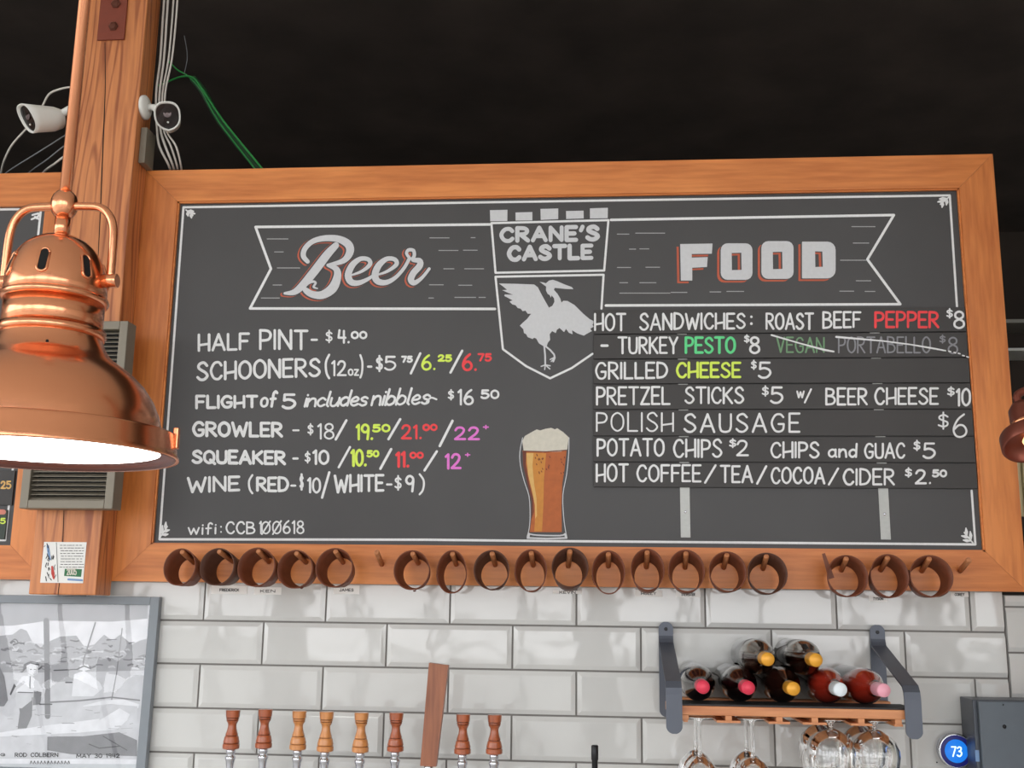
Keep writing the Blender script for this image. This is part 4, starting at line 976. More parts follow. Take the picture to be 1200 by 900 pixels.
shade = lz([(504, 134), (502, 133.6), (492, 132.5), (482, 129.5), (466, 122), (450, 110.5), (438, 98), (428, 84), (421, 73), (414, 66), (407, 61.5), (400, 58.5), (394, 57)], 'copper', 'shade', lamp, 96, False)
lz([(533, 153.5), (534, 156.8), (532, 157.2), (526, 154.5), (506, 151.8), (504, 151), (503, 149), (503.5, 133)], 'copper', 'rim_band', lamp, 96, False)
lz([(532, 153.5), (533.6, 153), (529, 147), (525.5, 140), (526.5, 135)], 'copper_dark', 'inner_lip', lamp, 96, False)
lz([(526, 135.5), (526.2, .2)], 'lamp_lens', 'lens', lamp, 72, False)
lz([(503, 133), (526, 141)], 'copper_dark', 'inner_reflector', lamp, 64, False)
# vent slots in the dome
def dome_pt(y, r, ang): return Vector((xa_ + r * R_at(y) * math.sin(ang), YLA - r * R_at(y) * math.cos(ang), Pz(y)))
def dome_r(y):
    T = [(352, 57), (340, 57.2), (330, 56.2), (320, 54), (310, 50.5), (300, 45.5), (292, 39.5)]
    for (ya, ra), (yb2, rb2) in zip(T, T[1:]):
        if yb2 <= y <= ya: return ra + (rb2 - ra) * (ya - y) / (ya - yb2)
    return 57
for k in range(7):
    a0 = math.radians(10.5 + 51.43 * k)
    ctr = 320; hh_, hw_ = 14, 5.6
    lp = []
    for j in range(20):
        t = 2 * PI * j / 20
        u = hw_ * math.cos(t); v = math.sin(t) * hw_ + (hh_ - hw_) * (1 if math.sin(t) > 0 else -1)
        lp.append((u, v))
    ringp = [dome_pt(ctr + v, dome_r(ctr + v) + .4, a0 + u / dome_r(ctr + v)) for u, v in lp]
    so = MB().tube(ringp + [ringp[0]], 1.5 * mp, 8).build('slot_trim', M['copper'], dome)
    mb = MB(); m_ = 12; vs = []
    for q in range(m_ + 1):
        v = -hh_ * .96 + 2 * hh_ * .96 * q / m_
        e = abs(v) - (hh_ - hw_); hw2 = hw_ * .92 if e <= 0 else math.sqrt(max(hw_ ** 2 - e * e, .01)) * .92
        for sg_ in (-1, 0, 1): vs.append(dome_pt(ctr + v, dome_r(ctr + v) + .5, a0 + sg_ * hw2 / dome_r(ctr + v)))
    for q in range(m_):
        for t in (0, 1): mb.f.append([3 * q + t, 3 * q + t + 1, 3 * q + t + 4, 3 * q + t + 3]); mb.s.append(True); mb.mi.append(0)
    mb.v = [tuple(v) for v in vs]; mb.build('vent_slot', M['slot'], dome)
# yoke
yk = []
yz = lambda y: Pz(y)
U = lambda u: xa_ + u * mp
for sgn in (-1, 1):
    pts = [(U(sgn * 10), YLA, yz(242)), (U(sgn * 30), YLA, yz(242.5)), (U(sgn * 44), YLA, yz(244)), (U(sgn * 55), YLA, yz(251)), (U(sgn * 62.5), YLA, yz(264)), (U(sgn * 65), YLA, yz(284)), (U(sgn * 65.5), YLA, yz(328))]
    MB().tube(pts, 5.0 * mp, 14, True, 5).build('yoke_arm', M['copper'], lamp)
    MB().lathe((U(sgn * 52), YLA, yz(330)), (sgn, 0, 0), [(0, 8.2 * mp), (22 * mp, 8.2 * mp), (22.6 * mp, 7.4 * mp)], 20).build('pivot_pin', M['copper'], lamp)
ca = math.radians(100); cd = Vector((math.sin(ca), -math.cos(ca), 0)); cc = Vector((xa_, YLA, 0)) + cd * 152 * mp
MB().box((cc.x - .004, cc.y - .005, Pz(522)), (cc.x + .004, cc.y + .005, Pz(497)), .0015).build('rim_clip', M['copper'], lamp)
c = dome_pt(414, 66.5, math.radians(25)); MB().lathe(c, (.4, -.9, .2), [(0, .0022), (.001, .0022)], 10).build('screw_hole', M['slot'], lamp)
ld = bpy.data.lights.new('lamp_light', 'SPOT'); ld.energy = 12; ld.spot_size = 2.4; ld.spot_blend = .6; ld.shadow_soft_size = .12; ld.color = (1, .93, .84)
lo = bpy.data.objects.new('lamp_light', ld); COL.objects.link(lo); lo.parent = lamp; lo.location = Vector((0, 0, -.01))

# small copper lamp at the right edge, its mouth tipped towards the room
YS_ = -.75
cs = at(1210.5, 522.5, YS_); ms = mpp(cs); AXS = Vector((0, .45, .89)).normalized()
sl = thing('pendant_lamp', cs, 'small copper lamp cut off by the right photo edge, warm bulb showing', 'lamp')
def slz(lst, mat, name, seg=48, close=False): return MB().lathe(cs + AXS * (lst[0][0] * ms), AXS, [((h - lst[0][0]) * ms, r * ms) for h, r in lst], seg, True, 1, close).build(name, M[mat], sl)
slz([(0, 31.5), (-1.5, 33.5), (0, 34.5), (15, 34), (17, 33), (19, 28), (22, 20)], 'copper_dark', 'rim_band')
slz([(0, 32), (10, 29), (14, 20), (17, .3)], 'copper_dark', 'inner_reflector')
slz([(20, 21), (27, 18), (40, 17), (52, 16), (60, 11), (65, 4), (66, .3)], 'copper_dark', 'neck_dome')
slz([(26, 18), (27, 19.5), (30, 19.5), (31, 18)], 'copper', 'neck_ring')
slz([(-1, .3), (0, 5), (3, 8.5), (8, 10), (13, 7), (16, 4)], 'bulb', 'bulb', 24)
tp_ = cs + AXS * (60 * ms)
MB().tube([tp_, tp_ + AXS * (16 * ms), tp_ + Vector((.05, .02, 26 * ms)), tp_ + Vector((.15, .0, 28 * ms)), Vector((cs.x + .449, YS_, tp_.z + 28 * ms))], .007, 12, True, 4).build('arm', M['copper_dark'], sl)
mb = MB().box((cs.x + .45, YS_ - .08, FLOOR), (cs.x + .61, YS_ + .08, CEIL - .001), .004); pst = mb.build('timber_post', M['post']); tag(pst, 'timber post outside the right photo edge carrying the small copper lamp', 'post')

# ================================================================== framed photograph lower left
YPI = -.028
tilt = math.radians(2.2)
pr_, pt_ = at(184.5, 700, YPI).x, at(184, 699.5, YPI).z
prb = at(172, 898, YPI).x; px1 = (pr_ + prb) / 2
px0 = px1 - .62; pzb = at(100, 912, YPI).z
fwid = .0225
pic = thing('framed_photograph', ((px0 + px1) / 2, -.006, pzb), 'grey framed old black and white photograph under the timber post', 'picture')
def PT(x, y, z):        # leans its top towards the wall
    return (x, y + (z - pzb) * math.tan(tilt) * .6 - .004, z)
def pbox(x0, y0, z0, x1, y1, z1, nm, mt_, par):
    mb = MB().box((x0, y0, z0), (x1, y1, z1), .0012); mb.v = [PT(*p) for p in mb.v]; return mb.build(nm, M[mt_], par)
pbox(px1 - fwid, YPI, pzb, px1, -.008, pt_, 'frame_side', 'pic_frame', pic); pbox(px0, YPI, pzb, px0 + fwid, -.008, pt_, 'frame_side', 'pic_frame', pic)
pbox(px0 + fwid, YPI, pt_ - fwid * .86, px1 - fwid, -.008, pt_, 'frame_top', 'pic_frame', pic); pbox(px0 + fwid, YPI, pzb, px1 - fwid, -.008, pzb + fwid * .86, 'frame_bottom', 'pic_frame', pic)
pbox(px0 + fwid, -.013, pzb + .012, px1 - fwid, -.009, pt_ - .012, 'backing', 'mat_board', pic)
YPR = -.0135
def pm(off): 
    def f(x, y):
        p = at(x, y, YPR - off); q = PT(p.x, p.y, p.z); return Vector(q)
    return f
Z5 = lambda pts: [(x * .23333, 690 + y * .23333) for x, y in pts]
def pshape(nm, mt_, shapes, off, strokes=()):
    mb = MB()
    for s in shapes: mb.poly2([Z5(s)], pm(off))
    for s, wd in strokes: mb.stroke(Z5(s), wd, pm(off))
    return mb.build(nm, M[mt_], prn)
xl_, xr_ = px0 + fwid, px1 - fwid
mb = MB().box((xl_, YPR, at(60, 893, YPR).z), (xr_, YPR + .0004, pt_ - fwid * .86)); mb.v = [PT(*p) for p in mb.v]; prn = mb.build('photo_print', M['p2'], pic)
pshape('print_sky_reflection', 'p1', [[(-150, 170), (738, 150), (735, 300), (-150, 260)]], .0003)  # white band of reflected sky painted into the print
pshape('print_trees', 'p3', [[(-150, 250), (60, 230), (100, 200), (130, 210), (160, 270), (200, 300), (230, 270), (300, 240), (380, 235), (420, 290), (470, 280), (520, 230), (560, 260), (600, 230), (660, 280), (700, 260), (735, 250), (735, 420), (-150, 420)]], .0005)
rp_ = random.Random(12)
for mk, cnt in (('p4', 46), ('p2', 30), ('p5', 16)):
    mb = MB()
    for k in range(cnt):
        x = rp_.uniform(0, 735); y = rp_.uniform(270, 410) if mk != 'p5' else rp_.uniform(250, 400)
        w2 = rp_.uniform(8, 34); h2 = rp_.uniform(5, 18)
        mb.stroke(Z5([(x, y), (x + w2, y + rp_.uniform(-h2, h2)), (x + w2 * 1.6, y + rp_.uniform(-4, 4))]), [rp_.uniform(.6, 2.6) for _ in range(3)], pm(.0006), spline=2)
    mb.build('print_foliage', M[mk], prn)
pshape('print_ground', 'p2', [[(-150, 430), (735, 410), (735, 850), (-150, 850)]], .0007)
pshape('print_ceiling_reflection', 'p3', [[(-150, 60), (740, 60), (735, 150), (560, 165), (240, 160), (60, 185), (-150, 190)]], .0005)  # reflected pale ceiling painted across the top of the print
pshape('print_strut', 'p4', [], .0009, [([(228, 160), (235, 400), (240, 640)], 6.5), ([(475, 170), (420, 350), (400, 480)], 1.6), ([(250, 570), (400, 562), (560, 545), (700, 560)], 1.8), ([(610, 200), (585, 420), (560, 560)], 1.2)])
pshape('print_wing', 'p1', [[(0, 722), (200, 690), (380, 668), (520, 650), (590, 598), (660, 612), (640, 660), (590, 705), (400, 722), (0, 742)], [(415, 588), (520, 560), (620, 555), (700, 580), (695, 600), (560, 578), (420, 592)]], .0011)
pshape('print_shadow', 'p4', [[(240, 742), (420, 740), (600, 720), (690, 760), (690, 840), (360, 830), (240, 810)], [(90, 560), (165, 545), (160, 640), (135, 700), (90, 702), (100, 620)], [(170, 510), (214, 520), (200, 580), (165, 585)], [(-10, 380), (20, 440), (40, 560), (20, 590), (-10, 590)]], .0013)
pshape('print_figure', 'p1', [[(130, 380), (160, 368), (190, 378), (188, 425), (168, 438), (140, 436)], [(110, 440), (150, 436), (200, 470), (225, 500), (222, 560), (205, 560), (200, 520), (165, 520), (80, 520), (75, 490)],
                              [(370, 430), (420, 410), (450, 430), (500, 470), (515, 500), (470, 540), (360, 540)], [(400, 385), (440, 380), (452, 405), (420, 412), (398, 408)]], .0013)
pshape('print_figure', 'p2', [[(55, 540), (95, 515), (160, 520), (160, 560), (110, 600), (60, 600)], [(505, 590), (560, 580), (690, 590), (690, 650), (600, 600), (500, 660)]], .0015)
pshape('print_figure', 'p5', [[(95, 420), (130, 400), (128, 380), (118, 385), (110, 420)], [(148, 440), (153, 440), (152, 490), (146, 490)], [(70, 475), (80, 490), (60, 540), (48, 530)]], .0016, [([(120, 380), (150, 366), (190, 372)], 1.2)])
pshape('print_vehicle', 'p3', [[(255, 380), (330, 372), (400, 400), (395, 460), (260, 470)]], .0011)
pshape('print_vehicle', 'p5', [], .0016, [([(270, 410), (390, 405)], 1.4), ([(330, 470), (360, 470)], 1.8), ([(450, 780), (500, 800), (600, 790)], 1.2), ([(520, 740), (640, 810)], 1), ([(200, 580), (260, 580)], 1.6)])
mb = MB()
for k in range(40):
    x = rp_.uniform(0, 690); y = rp_.uniform(600, 840); mb.stroke(Z5([(x, y), (x + rp_.uniform(15, 60), y + rp_.uniform(-8, 8))]), rp_.uniform(.4, 1.2), pm(.0010))
mb.build('print_grain', M['p3'], prn)
mb = MB()
mb.stroke(Z5([(118, 470), (80, 500), (60, 540)]), 3.2, pm(.0017)); mb.stroke(Z5([(200, 470), (222, 505), (212, 555)]), 3.2, pm(.0017))
mb.stroke(Z5([(140, 395), (140, 425), (160, 436), (180, 425), (184, 392)]), 1.0, pm(.0017))
mb.build('print_figure', M['p2'], prn)
mb = MB()
mb.stroke(Z5([(120, 386), (150, 372), (192, 382)]), 1.8, pm(.0018)); mb.stroke(Z5([(385, 404), (420, 388), (455, 402)]), 1.4, pm(.0018)); mb.stroke(Z5([(150, 440), (150, 500)]), .9, pm(.0018))
mb.stroke(Z5([(90, 520), (165, 522)]), 1.0, pm(.0018)); mb.stroke(Z5([(150, 405), (156, 405)]), .9, pm(.0018)); mb.stroke(Z5([(170, 405), (176, 405)]), .9, pm(.0018))
mb.build('print_figure', M['p5'], prn)
pshape('print_caption_strip', 'p1', [[(-150, 852), (690, 855), (686, 880), (-150, 876)]], .0009)
mb = MB()
lettering(mb, 'G', 1, 7, 882.5, 886, .9, pm(.0019)); lettering(mb, 'ROD COLBERN', 18, 69, 882, 887, .9, pm(.0019)); lettering(mb, 'MAY 30 1942', 90, 141, 883, 888, .9, pm(.0019))
for x in range(36, 84, 4):
    mb.stroke([(x, 895), (x + 1.2, 891.5), (x + 2.4, 894.5)], .7, pm(.0019))
mb.build('print_caption', M['ink'], prn)
# glass with a slight wave
mb = MB(); nx, nz = 24, 16; zt_, zb_ = pt_ - fwid * .86, pzb + fwid * .86; rg = random.Random(9)
for j in range(nz + 1):
    for i in range(nx + 1):
        x = xl_ + (xr_ - xl_) * i / nx; z = zb_ + (zt_ - zb_) * j / nz
        bul = .0016 * math.sin(PI * i / nx) * math.sin(PI * j / nz) + .0003 * math.sin(i * .9 + j * .5)
        mb.v.append(PT(x, -.0175 - bul, z))
for j in range(nz):
    for i in range(nx): a = j * (nx + 1) + i; mb.f.append([a, a + 1, a + nx + 2, a + nx + 1]); mb.s.append(True); mb.mi.append(0)
mb.build('glass', M['pic_glass'], pic)

# ================================================================== wine rack
XLB, XRB = at(780, 735, -.004).x, at(1027, 741, -.004).x
zTop = (at(780, 728, -.004).z + at(1027, 732.5, -.004).z) / 2
YFR = -.28
zbend = at(1066, 814, YFR).z; zfb = (at(1066.0, 866, YFR).z + at(793, 860.5, YFR).z) / 2
zs1 = at(930, 829.5, -.27).z; zs0 = at(930, 840.5, -.27).z
rack = thing('wine_rack', ((XLB + XRB) / 2, -.005, zs0), 'wall-mounted wooden wine shelf with grey steel strap brackets', 'wine rack')
SW = .0335; ST = .004
for X in (XLB, XRB):
    def strapmb(path, round0, round1):
        mb = MB(); vs = []; n = len(path)
        # path of (y,z) ; ends rounded in the strap's own plane
        P = [Vector((0, y, z)) for y, z in path]
        rows = []
        for i, p in enumerate(P):
            d = (P[min(i + 1, n - 1)] - P[max(i - 1, 0)]).normalized()
            rows.append((p, d, SW / 2))
        def cap(p, d, first):
            o = []
            for k in range(1, 6):
                a = PI / 2 * k / 6
                o.append((p + d * (SW / 2 * math.sin(a)) * (1), d, SW / 2 * math.cos(a) + .0004))
            return o
        if round0:
            p, d, _ = rows[0]; rows = list(reversed(cap(p, -d, True))) + rows
            rows = [(a, d, c) for a, b2, c in rows[:5]] + rows[5:]
        if round1:
            p, d, _ = rows[-1]; rows += cap(p, d, False)
        for p, d, hw in rows:
            nn = Vector((0, -d.z, d.y))
            if nn.y > 0: nn = -nn
            for sx, sy in ((-1, 0), (1, 0), (1, 1), (-1, 1)):
                vs.append(Vector((X + sx * hw, 0, 0)) + p + nn * ST * sy)
        m_ = len(rows)
        fs = [(4 * i + k, 4 * i + (k + 1) % 4, 4 * i + 4 + (k + 1) % 4, 4 * i + 4 + k) for i in range(m_ - 1) for k in range(4)] + [(3, 2, 1, 0), (4 * m_ - 4, 4 * m_ - 3, 4 * m_ - 2, 4 * m_ - 1)]
        return mb.add(vs, fs)
    yw = -.0062
    zhole = zTop - SW / 2
    br = strapmb([(yw, zhole), (yw, zs0 - .012)], False, True).build('wall_strap', M['bracket'], rack)
    path = [(yw - ST, zhole), (yw - ST, zhole - .016), (yw - ST - .003, zhole - .024), (yw - ST - .010, zhole - .034), (YFR + .012, zbend + .014), (YFR + .003, zbend + .003), (YFR, zbend - .010), (YFR, zfb + SW / 2)]
    b2 = strapmb(path, True, True).build('strap_bracket', M['bracket'], rack)
    c = Vector((X, yw - 2 * ST - .0002, zhole))
    MB().lathe(c, (0, -1, 0), [(0, .0042), (.0008, .0042), (.0016, .003), (.0010, .001), (.001, 0.0002)], 16).build('screw', M['black_metal'], b2)
xs0, xs1 = XLB + SW / 2 - .002, XRB + SW / 2 - .004
MB().box((XLB - SW / 2 + .006, -.272, zs0), (xs1 - .0, -.150, zs1), .0015).build('shelf_board', M['shelf'], rack)
MB().box((XLB + SW / 2 + .002, -.05, zs0), (xs1 - .0, -.0125, zs1), .0015).build('shelf_board', M['shelf'], rack)
MB().box((xs0 + .004, -.268, zs1), (xs1 - .006, -.160, zs1 + .0035)).build('rubber_mat', M['rack_black'], rack)
zr0 = at(930, 849, -.27).z
def frail(xl, xr, nm='glass_rail'):
    mb = MB(); xm = (xl + xr) / 2
    mb.box((xm - .0065, -.268, zr0 + .004), (xm + .0065, -.03, zs0)); mb.box((xl, -.268, zr0), (xr, -.03, zr0 + .0045)); mb.build(nm, M['shelf'], rack)
for a, b2 in ((801, 806), (840, 868), (901, 926), (941, 969), (997, 1022), (1048, 1058)):
    frail(at(a, 845, -.268).x, at(b2, 845, -.268).x)

# bottles
def bottle(label, cap_px, glass, wine, cap, z=None, level=None, yaw=0.0, emboss=False, lab=False, rad=.0375):
    yc = -.315
    c = at(cap_px[0], cap_px[1], yc)
    if z is None: z = zs1 + .0037 + rad
    base = Vector((c.x - math.tan(yaw) * .30, -.0165, z))
    ax = Vector((math.tan(yaw), -1, 0)).normalized()
    t_ = thing('wine_bottle', base, label, 'wine bottle', 'wine bottles lying on the wine rack')
    pr = [(0, rad * .8), (.004, rad * .96), (.010, rad), (.165, rad), (.185, rad * .95), (.205, rad * .78), (.222, rad * .52), (.236, .0150), (.245, .0134), (.296, .0126)]
    ri = [(0.006, rad * .90), (.012, rad - .0022), (.163, rad - .0022), (.183, rad * .95 - .0022), (.203, rad * .78 - .0022), (.220, rad * .52 - .002), (.235, .0122), (.290, .0110)]
    gi = [(h, q + .0006) for h, q in ri]; gi[0] = (.0052, rad * .88); gi[-1] = (.2905, .0112)
    MB().lathe(base, ax, [(0, .0003)] + pr + [(.2965, .0110)] + list(reversed(gi)) + [(.0052, .0003)], 48, True, 1, False).build('glass_body', glass, t_)
    bm = bmesh.new(); mb = MB().lathe(base, ax, ri, 48)
    vs = [bm.verts.new(v) for v in mb.v]
    for f in mb.f: bm.faces.new([vs[i] for i in f])
    if level is not None:
        r_ = bmesh.ops.bisect_plane(bm, geom=bm.verts[:] + bm.edges[:] + bm.faces[:], plane_co=(0, 0, z + level * rad), plane_no=(0, 0, 1), clear_outer=True)
        ed = [e for e in r_['geom_cut'] if isinstance(e, bmesh.types.BMEdge)]
        try: bmesh.ops.contextual_create(bm, geom=ed)
        except Exception: pass
    bm.normal_update(); bm.verts.index_update()
    m2 = MB(); m2.v = [tuple(v.co) for v in bm.verts]
    for f in bm.faces: m2.f.append([v.index for v in f.verts]); m2.s.append(len(f.verts) == 4); m2.mi.append(0)
    bm.free(); m2.build('wine', wine, t_)
    cp = MB().lathe(base + ax * .252, ax, [(0, .0138), (.002, .0142), (.044, .0138), (.0465, .0138), (.049, .0126), (.0495, .0002)], 28).build('cap', cap, t_)
    if emboss:
        mb = MB()
        for k in range(3): mb.lathe(base + ax * .3012, ax, [(0, .0034 + k * .0036), (.0005, .0038 + k * .0036), (0, .0042 + k * .0036)], 24, True, 1, False)
        mb.build('embossed_seal', M['cap_emb'], cp)
    if lab:
        mb = MB(); q = vrot_to(ax); vs = []; n = 16
        for k in range(n + 1):
            a = math.radians(lab[0] + (lab[1] - lab[0]) * k / n)
            for h in (.06, .15): vs.append(base + q @ Vector(((rad + .0003) * math.cos(a), (rad + .0003) * math.sin(a), h)))
        mb.add(vs, [(2 * k, 2 * k + 2, 2 * k + 3, 2 * k + 1) for k in range(n)], True); mb.build('bottle_label', M['paper'], t_)
M['cap_emb'] = plain('red_foil_emboss', (190, 36, 62), .5)
zU = zs1 + .0037 + .0375 + .0575
bottle('red-capped wine bottle, leftmost on the shelf beside the left bracket', (824, 812), M['bottle_glass'], M['wine_red'], M['cap_red'], emboss=True)
bottle('red-capped wine bottle, second from the left on the shelf', (877, 812.4), M['bottle_glass'], M['wine_red'], M['cap_red'], emboss=True, yaw=.02)
bottle('gold-capped dark wine bottle in the middle of the bottom row', (930, 814), M['bottle_glass'], M['wine_brown'], M['cap_yellow'], yaw=.02)
bottle('rose wine bottle with white cap, right of the gold-capped one in the bottom row', (985, 815), M['rose_glass'], M['wine_rose'], M['cap_white'], yaw=.01)
bottle('rose wine bottle with pink cap, rightmost beside the right bracket', (1036.0, 812), M['rose_glass'], M['wine_rose'], M['cap_pink'], yaw=.06, lab=(-60, -10))
bottle('gold-capped half-empty wine bottle lying on top, left of the two', (900, 780), M['bottle_glass'], M['wine_brown'], M['cap_yellow'], z=zU, level=.15, yaw=.02)
bottle('gold-capped wine bottle lying on top, right of the two', (956.5, 781.5), M['bottle_glass'], M['wine_brown'], M['cap_yellow'], z=zU, level=.3, yaw=.02)

# hanging glasses
def glass(label, px, Y, stem, bowl, label_kind, foot=.034):
    c = at(px, 846, -.25); x = c.x
    zf = zr0 + .0050
    t_ = thing('wine_glass', (x, Y, zf), label, 'wine glass', 'stemmed glasses hanging under the wine rack')
    r = bowl
    pr = [(0.0012, .0003), (0.0012, foot * .9), (0, foot), (-.0012, foot), (-.0032, foot * .75), (-.005, .010), (-.010, .0055), (-.018, .0040), (-stem + .012, .0038), (-stem + .004, .0052), (-stem + .0032, .0003)]
    MB().lathe((x, Y, zf), (0, 0, 1), [(h + .0035, q) for h, q in pr], 32, True, 1, False).build('foot_and_stem', M['glass'], t_)
    hb = r * 2.1
    bw = [(0, .004), (-.004, r * .30), (-.012, r * .58), (-.025, r * .84), (-.042, r * .98), (-.055, r), (-hb * .75, r * .93), (-hb, r * .78)]
    inn = [(h - .0012 if i == 0 else h, max(q - .0012, .0005)) for i, (h, q) in enumerate(bw)]
    MB().lathe((x, Y, zf - stem + .006), (0, 0, 1), [(0.0004, .0003)] + bw + [(h if k_ else h - .003, q) for k_, (h, q) in reversed(list(enumerate(inn)))] + [(-.0026, .0003)], 48, True, 1, False).build('bowl', M['glass'], t_)
glass('tall-stemmed wine glass nearest the left bracket, front one', 820.5, -.225, .082, .041, 0)
glass('tall-stemmed wine glass nearest the left bracket, behind the front one', 820.5, -.12, .082, .041, 0)
glass('tall-stemmed wine glass second slot from the left, front one', 883, -.225, .082, .041, 0)
glass('tall-stemmed wine glass second slot from the left, behind the front one', 883, -.12, .082, .041, 0)
glass('round short-stemmed goblet left of the right pair, front one', 977.5, -.215, .022, .050, 0)
glass('round short-stemmed goblet left of the right pair, behind the front one', 977.5, -.10, .022, .050, 0)
glass('round short-stemmed goblet nearest the right bracket, front one', 1029, -.215, .022, .050, 0)
glass('round short-stemmed goblet nearest the right bracket, behind the front one', 1029, -.10, .022, .050, 0)

# ================================================================== beer taps
YT = -.17
def faucet(t_, x, zf, lean=0.0, top_r=.0078):
    """ferrule, lever, faucet body and shank into the wall; mostly below the picture"""
    MB().lathe((x, YT, zf), (0, 0, -1), [(-.001, .0098), (.003, .0102), (.008, .0102), (.010, .0082), (.013, .0082), (.015, .0112), (.020, .0118), (.024, .0100), (.028, .0092), (.055, .0060), (.075, .0055)], 20).build('ferrule', M['chrome'], t_)
    fb = MB().lathe((x, YT + .012, zf - .10), (0, -.25, 1), [(0, .012), (.006, .016), (.016, .016), (.024, .010), (.03, .006)], 18).build('faucet_collar', M['chrome'], t_)
    MB().tube([(x, -.0055, zf - .115), (x, YT + .02, zf - .115), (x, YT - .012, zf - .12), (x, YT - .03, zf - .145), (x, YT - .034, zf - .185)], [.015, .014, .013, .010, .0085], 14, True).build('faucet_body', M['chrome'], t_)
def tap(px, ytop, ybot, mat, label):
    p, q = at(px, ytop, YT), at(px - 2.2, ybot, YT)
    x = (p.x + q.x) / 2; hgt = p.z - q.z
    t_ = thing('beer_tap', (x, YT, q.z - .12), label, 'beer tap', 'turned wooden tap handles along the bottom')
    s = .5 * mpp(p); q_z = q.z
    pr = [(0, 13.0), (.012, 17.5), (.03, 19.4), (.135, 19.6), (.15, 17.6), (.165, 17.6), (.18, 19.0), (.26, 17.2), (.30, 16.6), (.335, 15.4), (.345, 13.8), (.36, 13.8), (.37, 14.8), (.44, 12.6), (.52, 10.6), (.60, 9.6), (.645, 10.0), (.70, 12.6), (.735, 14.6), (.745, 13.0), (.755, 13.0), (.765, 15.0), (.79, 15.0), (.797, 13.4), (.806, 13.4), (.815, 15.6), (.985, 16.8), (1.0, 15.8), (1.0, 11), (.99, .3)]
    MB().lathe((x, YT, q.z), (0, 0, 1), [(h * hgt, r * s) for h, r in pr], 40, False).build('handle', M[mat], t_)
    for h, rg_ in ((.157, 17.75), (.352, 13.95), (.75, 13.15), (.801, 13.55)):
        MB().lathe((x, YT, q_z + h * hgt), (0, 0, 1), [(-.0045 * hgt, rg_ * s), (0, (rg_ + .35) * s), (.0045 * hgt, rg_ * s)], 32, True, 1, False).build('turned_groove', M['groove_dark'], t_)
    faucet(t_, x, q.z)
for px, yt, yb_, mt_, lb in ((273, 832, 878, 'tap_dark', 'dark turned wooden beer tap handle, leftmost of the row'), (311, 831, 877, 'tap_dark', 'dark turned wooden beer tap handle, second from the left'),
                             (351, 833, 879, 'tap_light', 'light turned wooden beer tap handle, first of the three light ones'), (383, 834, 881, 'tap_light', 'light turned wooden beer tap handle, middle of the three light ones'),
                             (424, 835, 882, 'tap_light', 'light turned wooden beer tap handle, last of the three light ones'), (465, 835, 881, 'tap_dark', 'dark turned wooden beer tap handle just left of the tall paddle'),
                             (543.5, 837, 884, 'tap_dark', 'dark turned wooden beer tap handle just right of the tall paddle'), (580.5, 837.5, 884, 'tap_dark', 'dark turned wooden beer tap handle, rightmost of the row')):
    tap(px, yt, yb_, mt_, lb)
# tall tapered paddle handle
a_, b_, c_, d_ = at(503.5, 776.5, YT), at(526.0, 779.5, YT), at(511.5, 898, YT), at(493, 897, YT)
t_ = thing('beer_tap', ((c_.x + d_.x) / 2, YT, d_.z - .12), 'tall tapered flat wooden paddle tap handle leaning right among the turned handles', 'beer tap')
mb = MB().prism([a_ + Vector((0, -.011, 0)), b_ + Vector((0, -.011, 0)), c_ + Vector((0, -.009, 0)), d_ + Vector((0, -.009, 0))], (0, .02, 0)); mb.build('handle', M['paddle'], t_)
faucet(t_, (c_.x + d_.x) / 2, c_.z)
# black lever post right of the taps
p = at(697, 873, YT)
t_ = thing('tap_lever', (p.x, YT, p.z - .2), 'slim black tap lever right of the wooden handles', 'tap lever')
MB().lathe((p.x, YT, p.z), (0, 0, -1), [(0, .006), (.002, .0078), (.03, .0078), (.032, .0066), (.07, .0064), (.11, .006)], 16).build('lever', M['black_metal'], t_)
MB().tube([(p.x, -.0055, p.z - .125), (p.x, YT + .02, p.z - .125), (p.x, YT - .012, p.z - .13), (p.x, YT - .03, p.z - .155), (p.x, YT - .034, p.z - .2)], [.015, .014, .013, .010, .0085], 14, True).build('faucet_body', M['chrome'], t_)

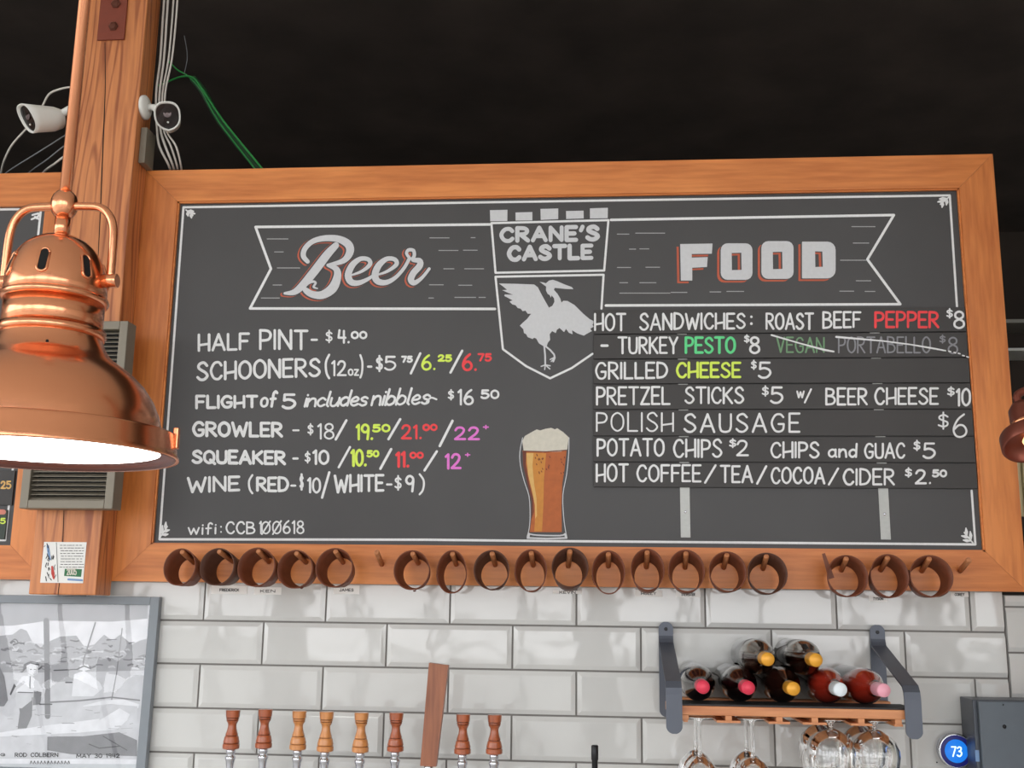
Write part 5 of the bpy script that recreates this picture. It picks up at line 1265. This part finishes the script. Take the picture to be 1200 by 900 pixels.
# ================================================================== thermostat and grey box
YTH = -.03
c = at(1120, 880, YTH); mt_h = mpp(c)
th = thing('thermostat', (c.x, -.005, c.z), 'round thermostat with glowing blue screen reading 73', 'thermostat')
r0 = 20 * mt_h
MB().lathe((c.x, -.0055, c.z), (0, -1, 0), [(0, r0 * .92), (.012, r0 * .92), (.014, r0), (.0265, r0), (.0285, r0 * .95), (.0285, r0 * .90)], 48, True, 1, False).build('ring', M['silver_ring'], th)
MB().lathe((c.x, -.030, c.z), (0, -1, 0), [(0, r0 * .92), (.0035, r0 * .91), (.0045, r0 * .85), (.0045, .0003)], 48).build('dark_screen', M['screen_deep'], th)
MB().lathe((c.x, -.0345, c.z), (0, -1, 0), [(0, r0 * .66), (.0004, r0 * .66), (.0004, .0003)], 40).build('blue_screen', M['screen_blue'], th)
mb = MB(); lettering(mb, '73', 1114.3, 1127.6, 874.8, 887, 1.7, on(-.0355)); mb.build('digits', M['digit'], th)
YBX = -.11
bx0 = at(1148, 822, YBX).x; bz1 = at(1160, 819.5, YBX).z
bz0 = bz1 - .5
bx = thing('electrical_box', (bx0 + .2, -.005, bz0), 'dark grey wall-mounted metal cabinet in the bottom right corner', 'cabinet')
bx0 = at(1135, 840, -.06).x
MB().box((bx0, -.095, bz0), (bx0 + .42, -.006, at(1160, 820, -.095).z), .002).build('case', M['box_side'], bx)
dz = at(1175, 822, -.108).z
dr = MB().box((at(1149, 860, -.108).x, -.108, bz0 + .012), (bx0 + .40, -.0955, dz), .002).build('door', M['box'], bx)
for (x, y, r) in ((1177, 851.5, .0042), (1175.5, 826, .0018)):
    c = at(x, y, -.108); MB().lathe(c, (0, -1, 0), [(0, r), (.001, r), (.002, r * .5), (.0022, .0002)], 14).build('screw', M['black_metal'], dr)
p, q = at(1142.5, 879, -.0955), at(1148, 892.5, -.0955)
MB().box((p.x, -.0963, q.z), (q.x, -.0951, p.z)).build('side_reflection', M['ink_blue'], bx)  # blue reflection of the thermostat painted onto the case as a patch
p = at(1098, 893.5, -.0055); 
t_ = thing('wall_screw', (p.x, -.0045, p.z), 'small dark screw head in the tile left of the thermostat', 'screw')
MB().lathe((p.x, -.0046, p.z), (0, -1, 0), [(0, .0018), (.001, .0016), (.0012, .0002)], 10).build('screw_head', M['black_metal'], t_)
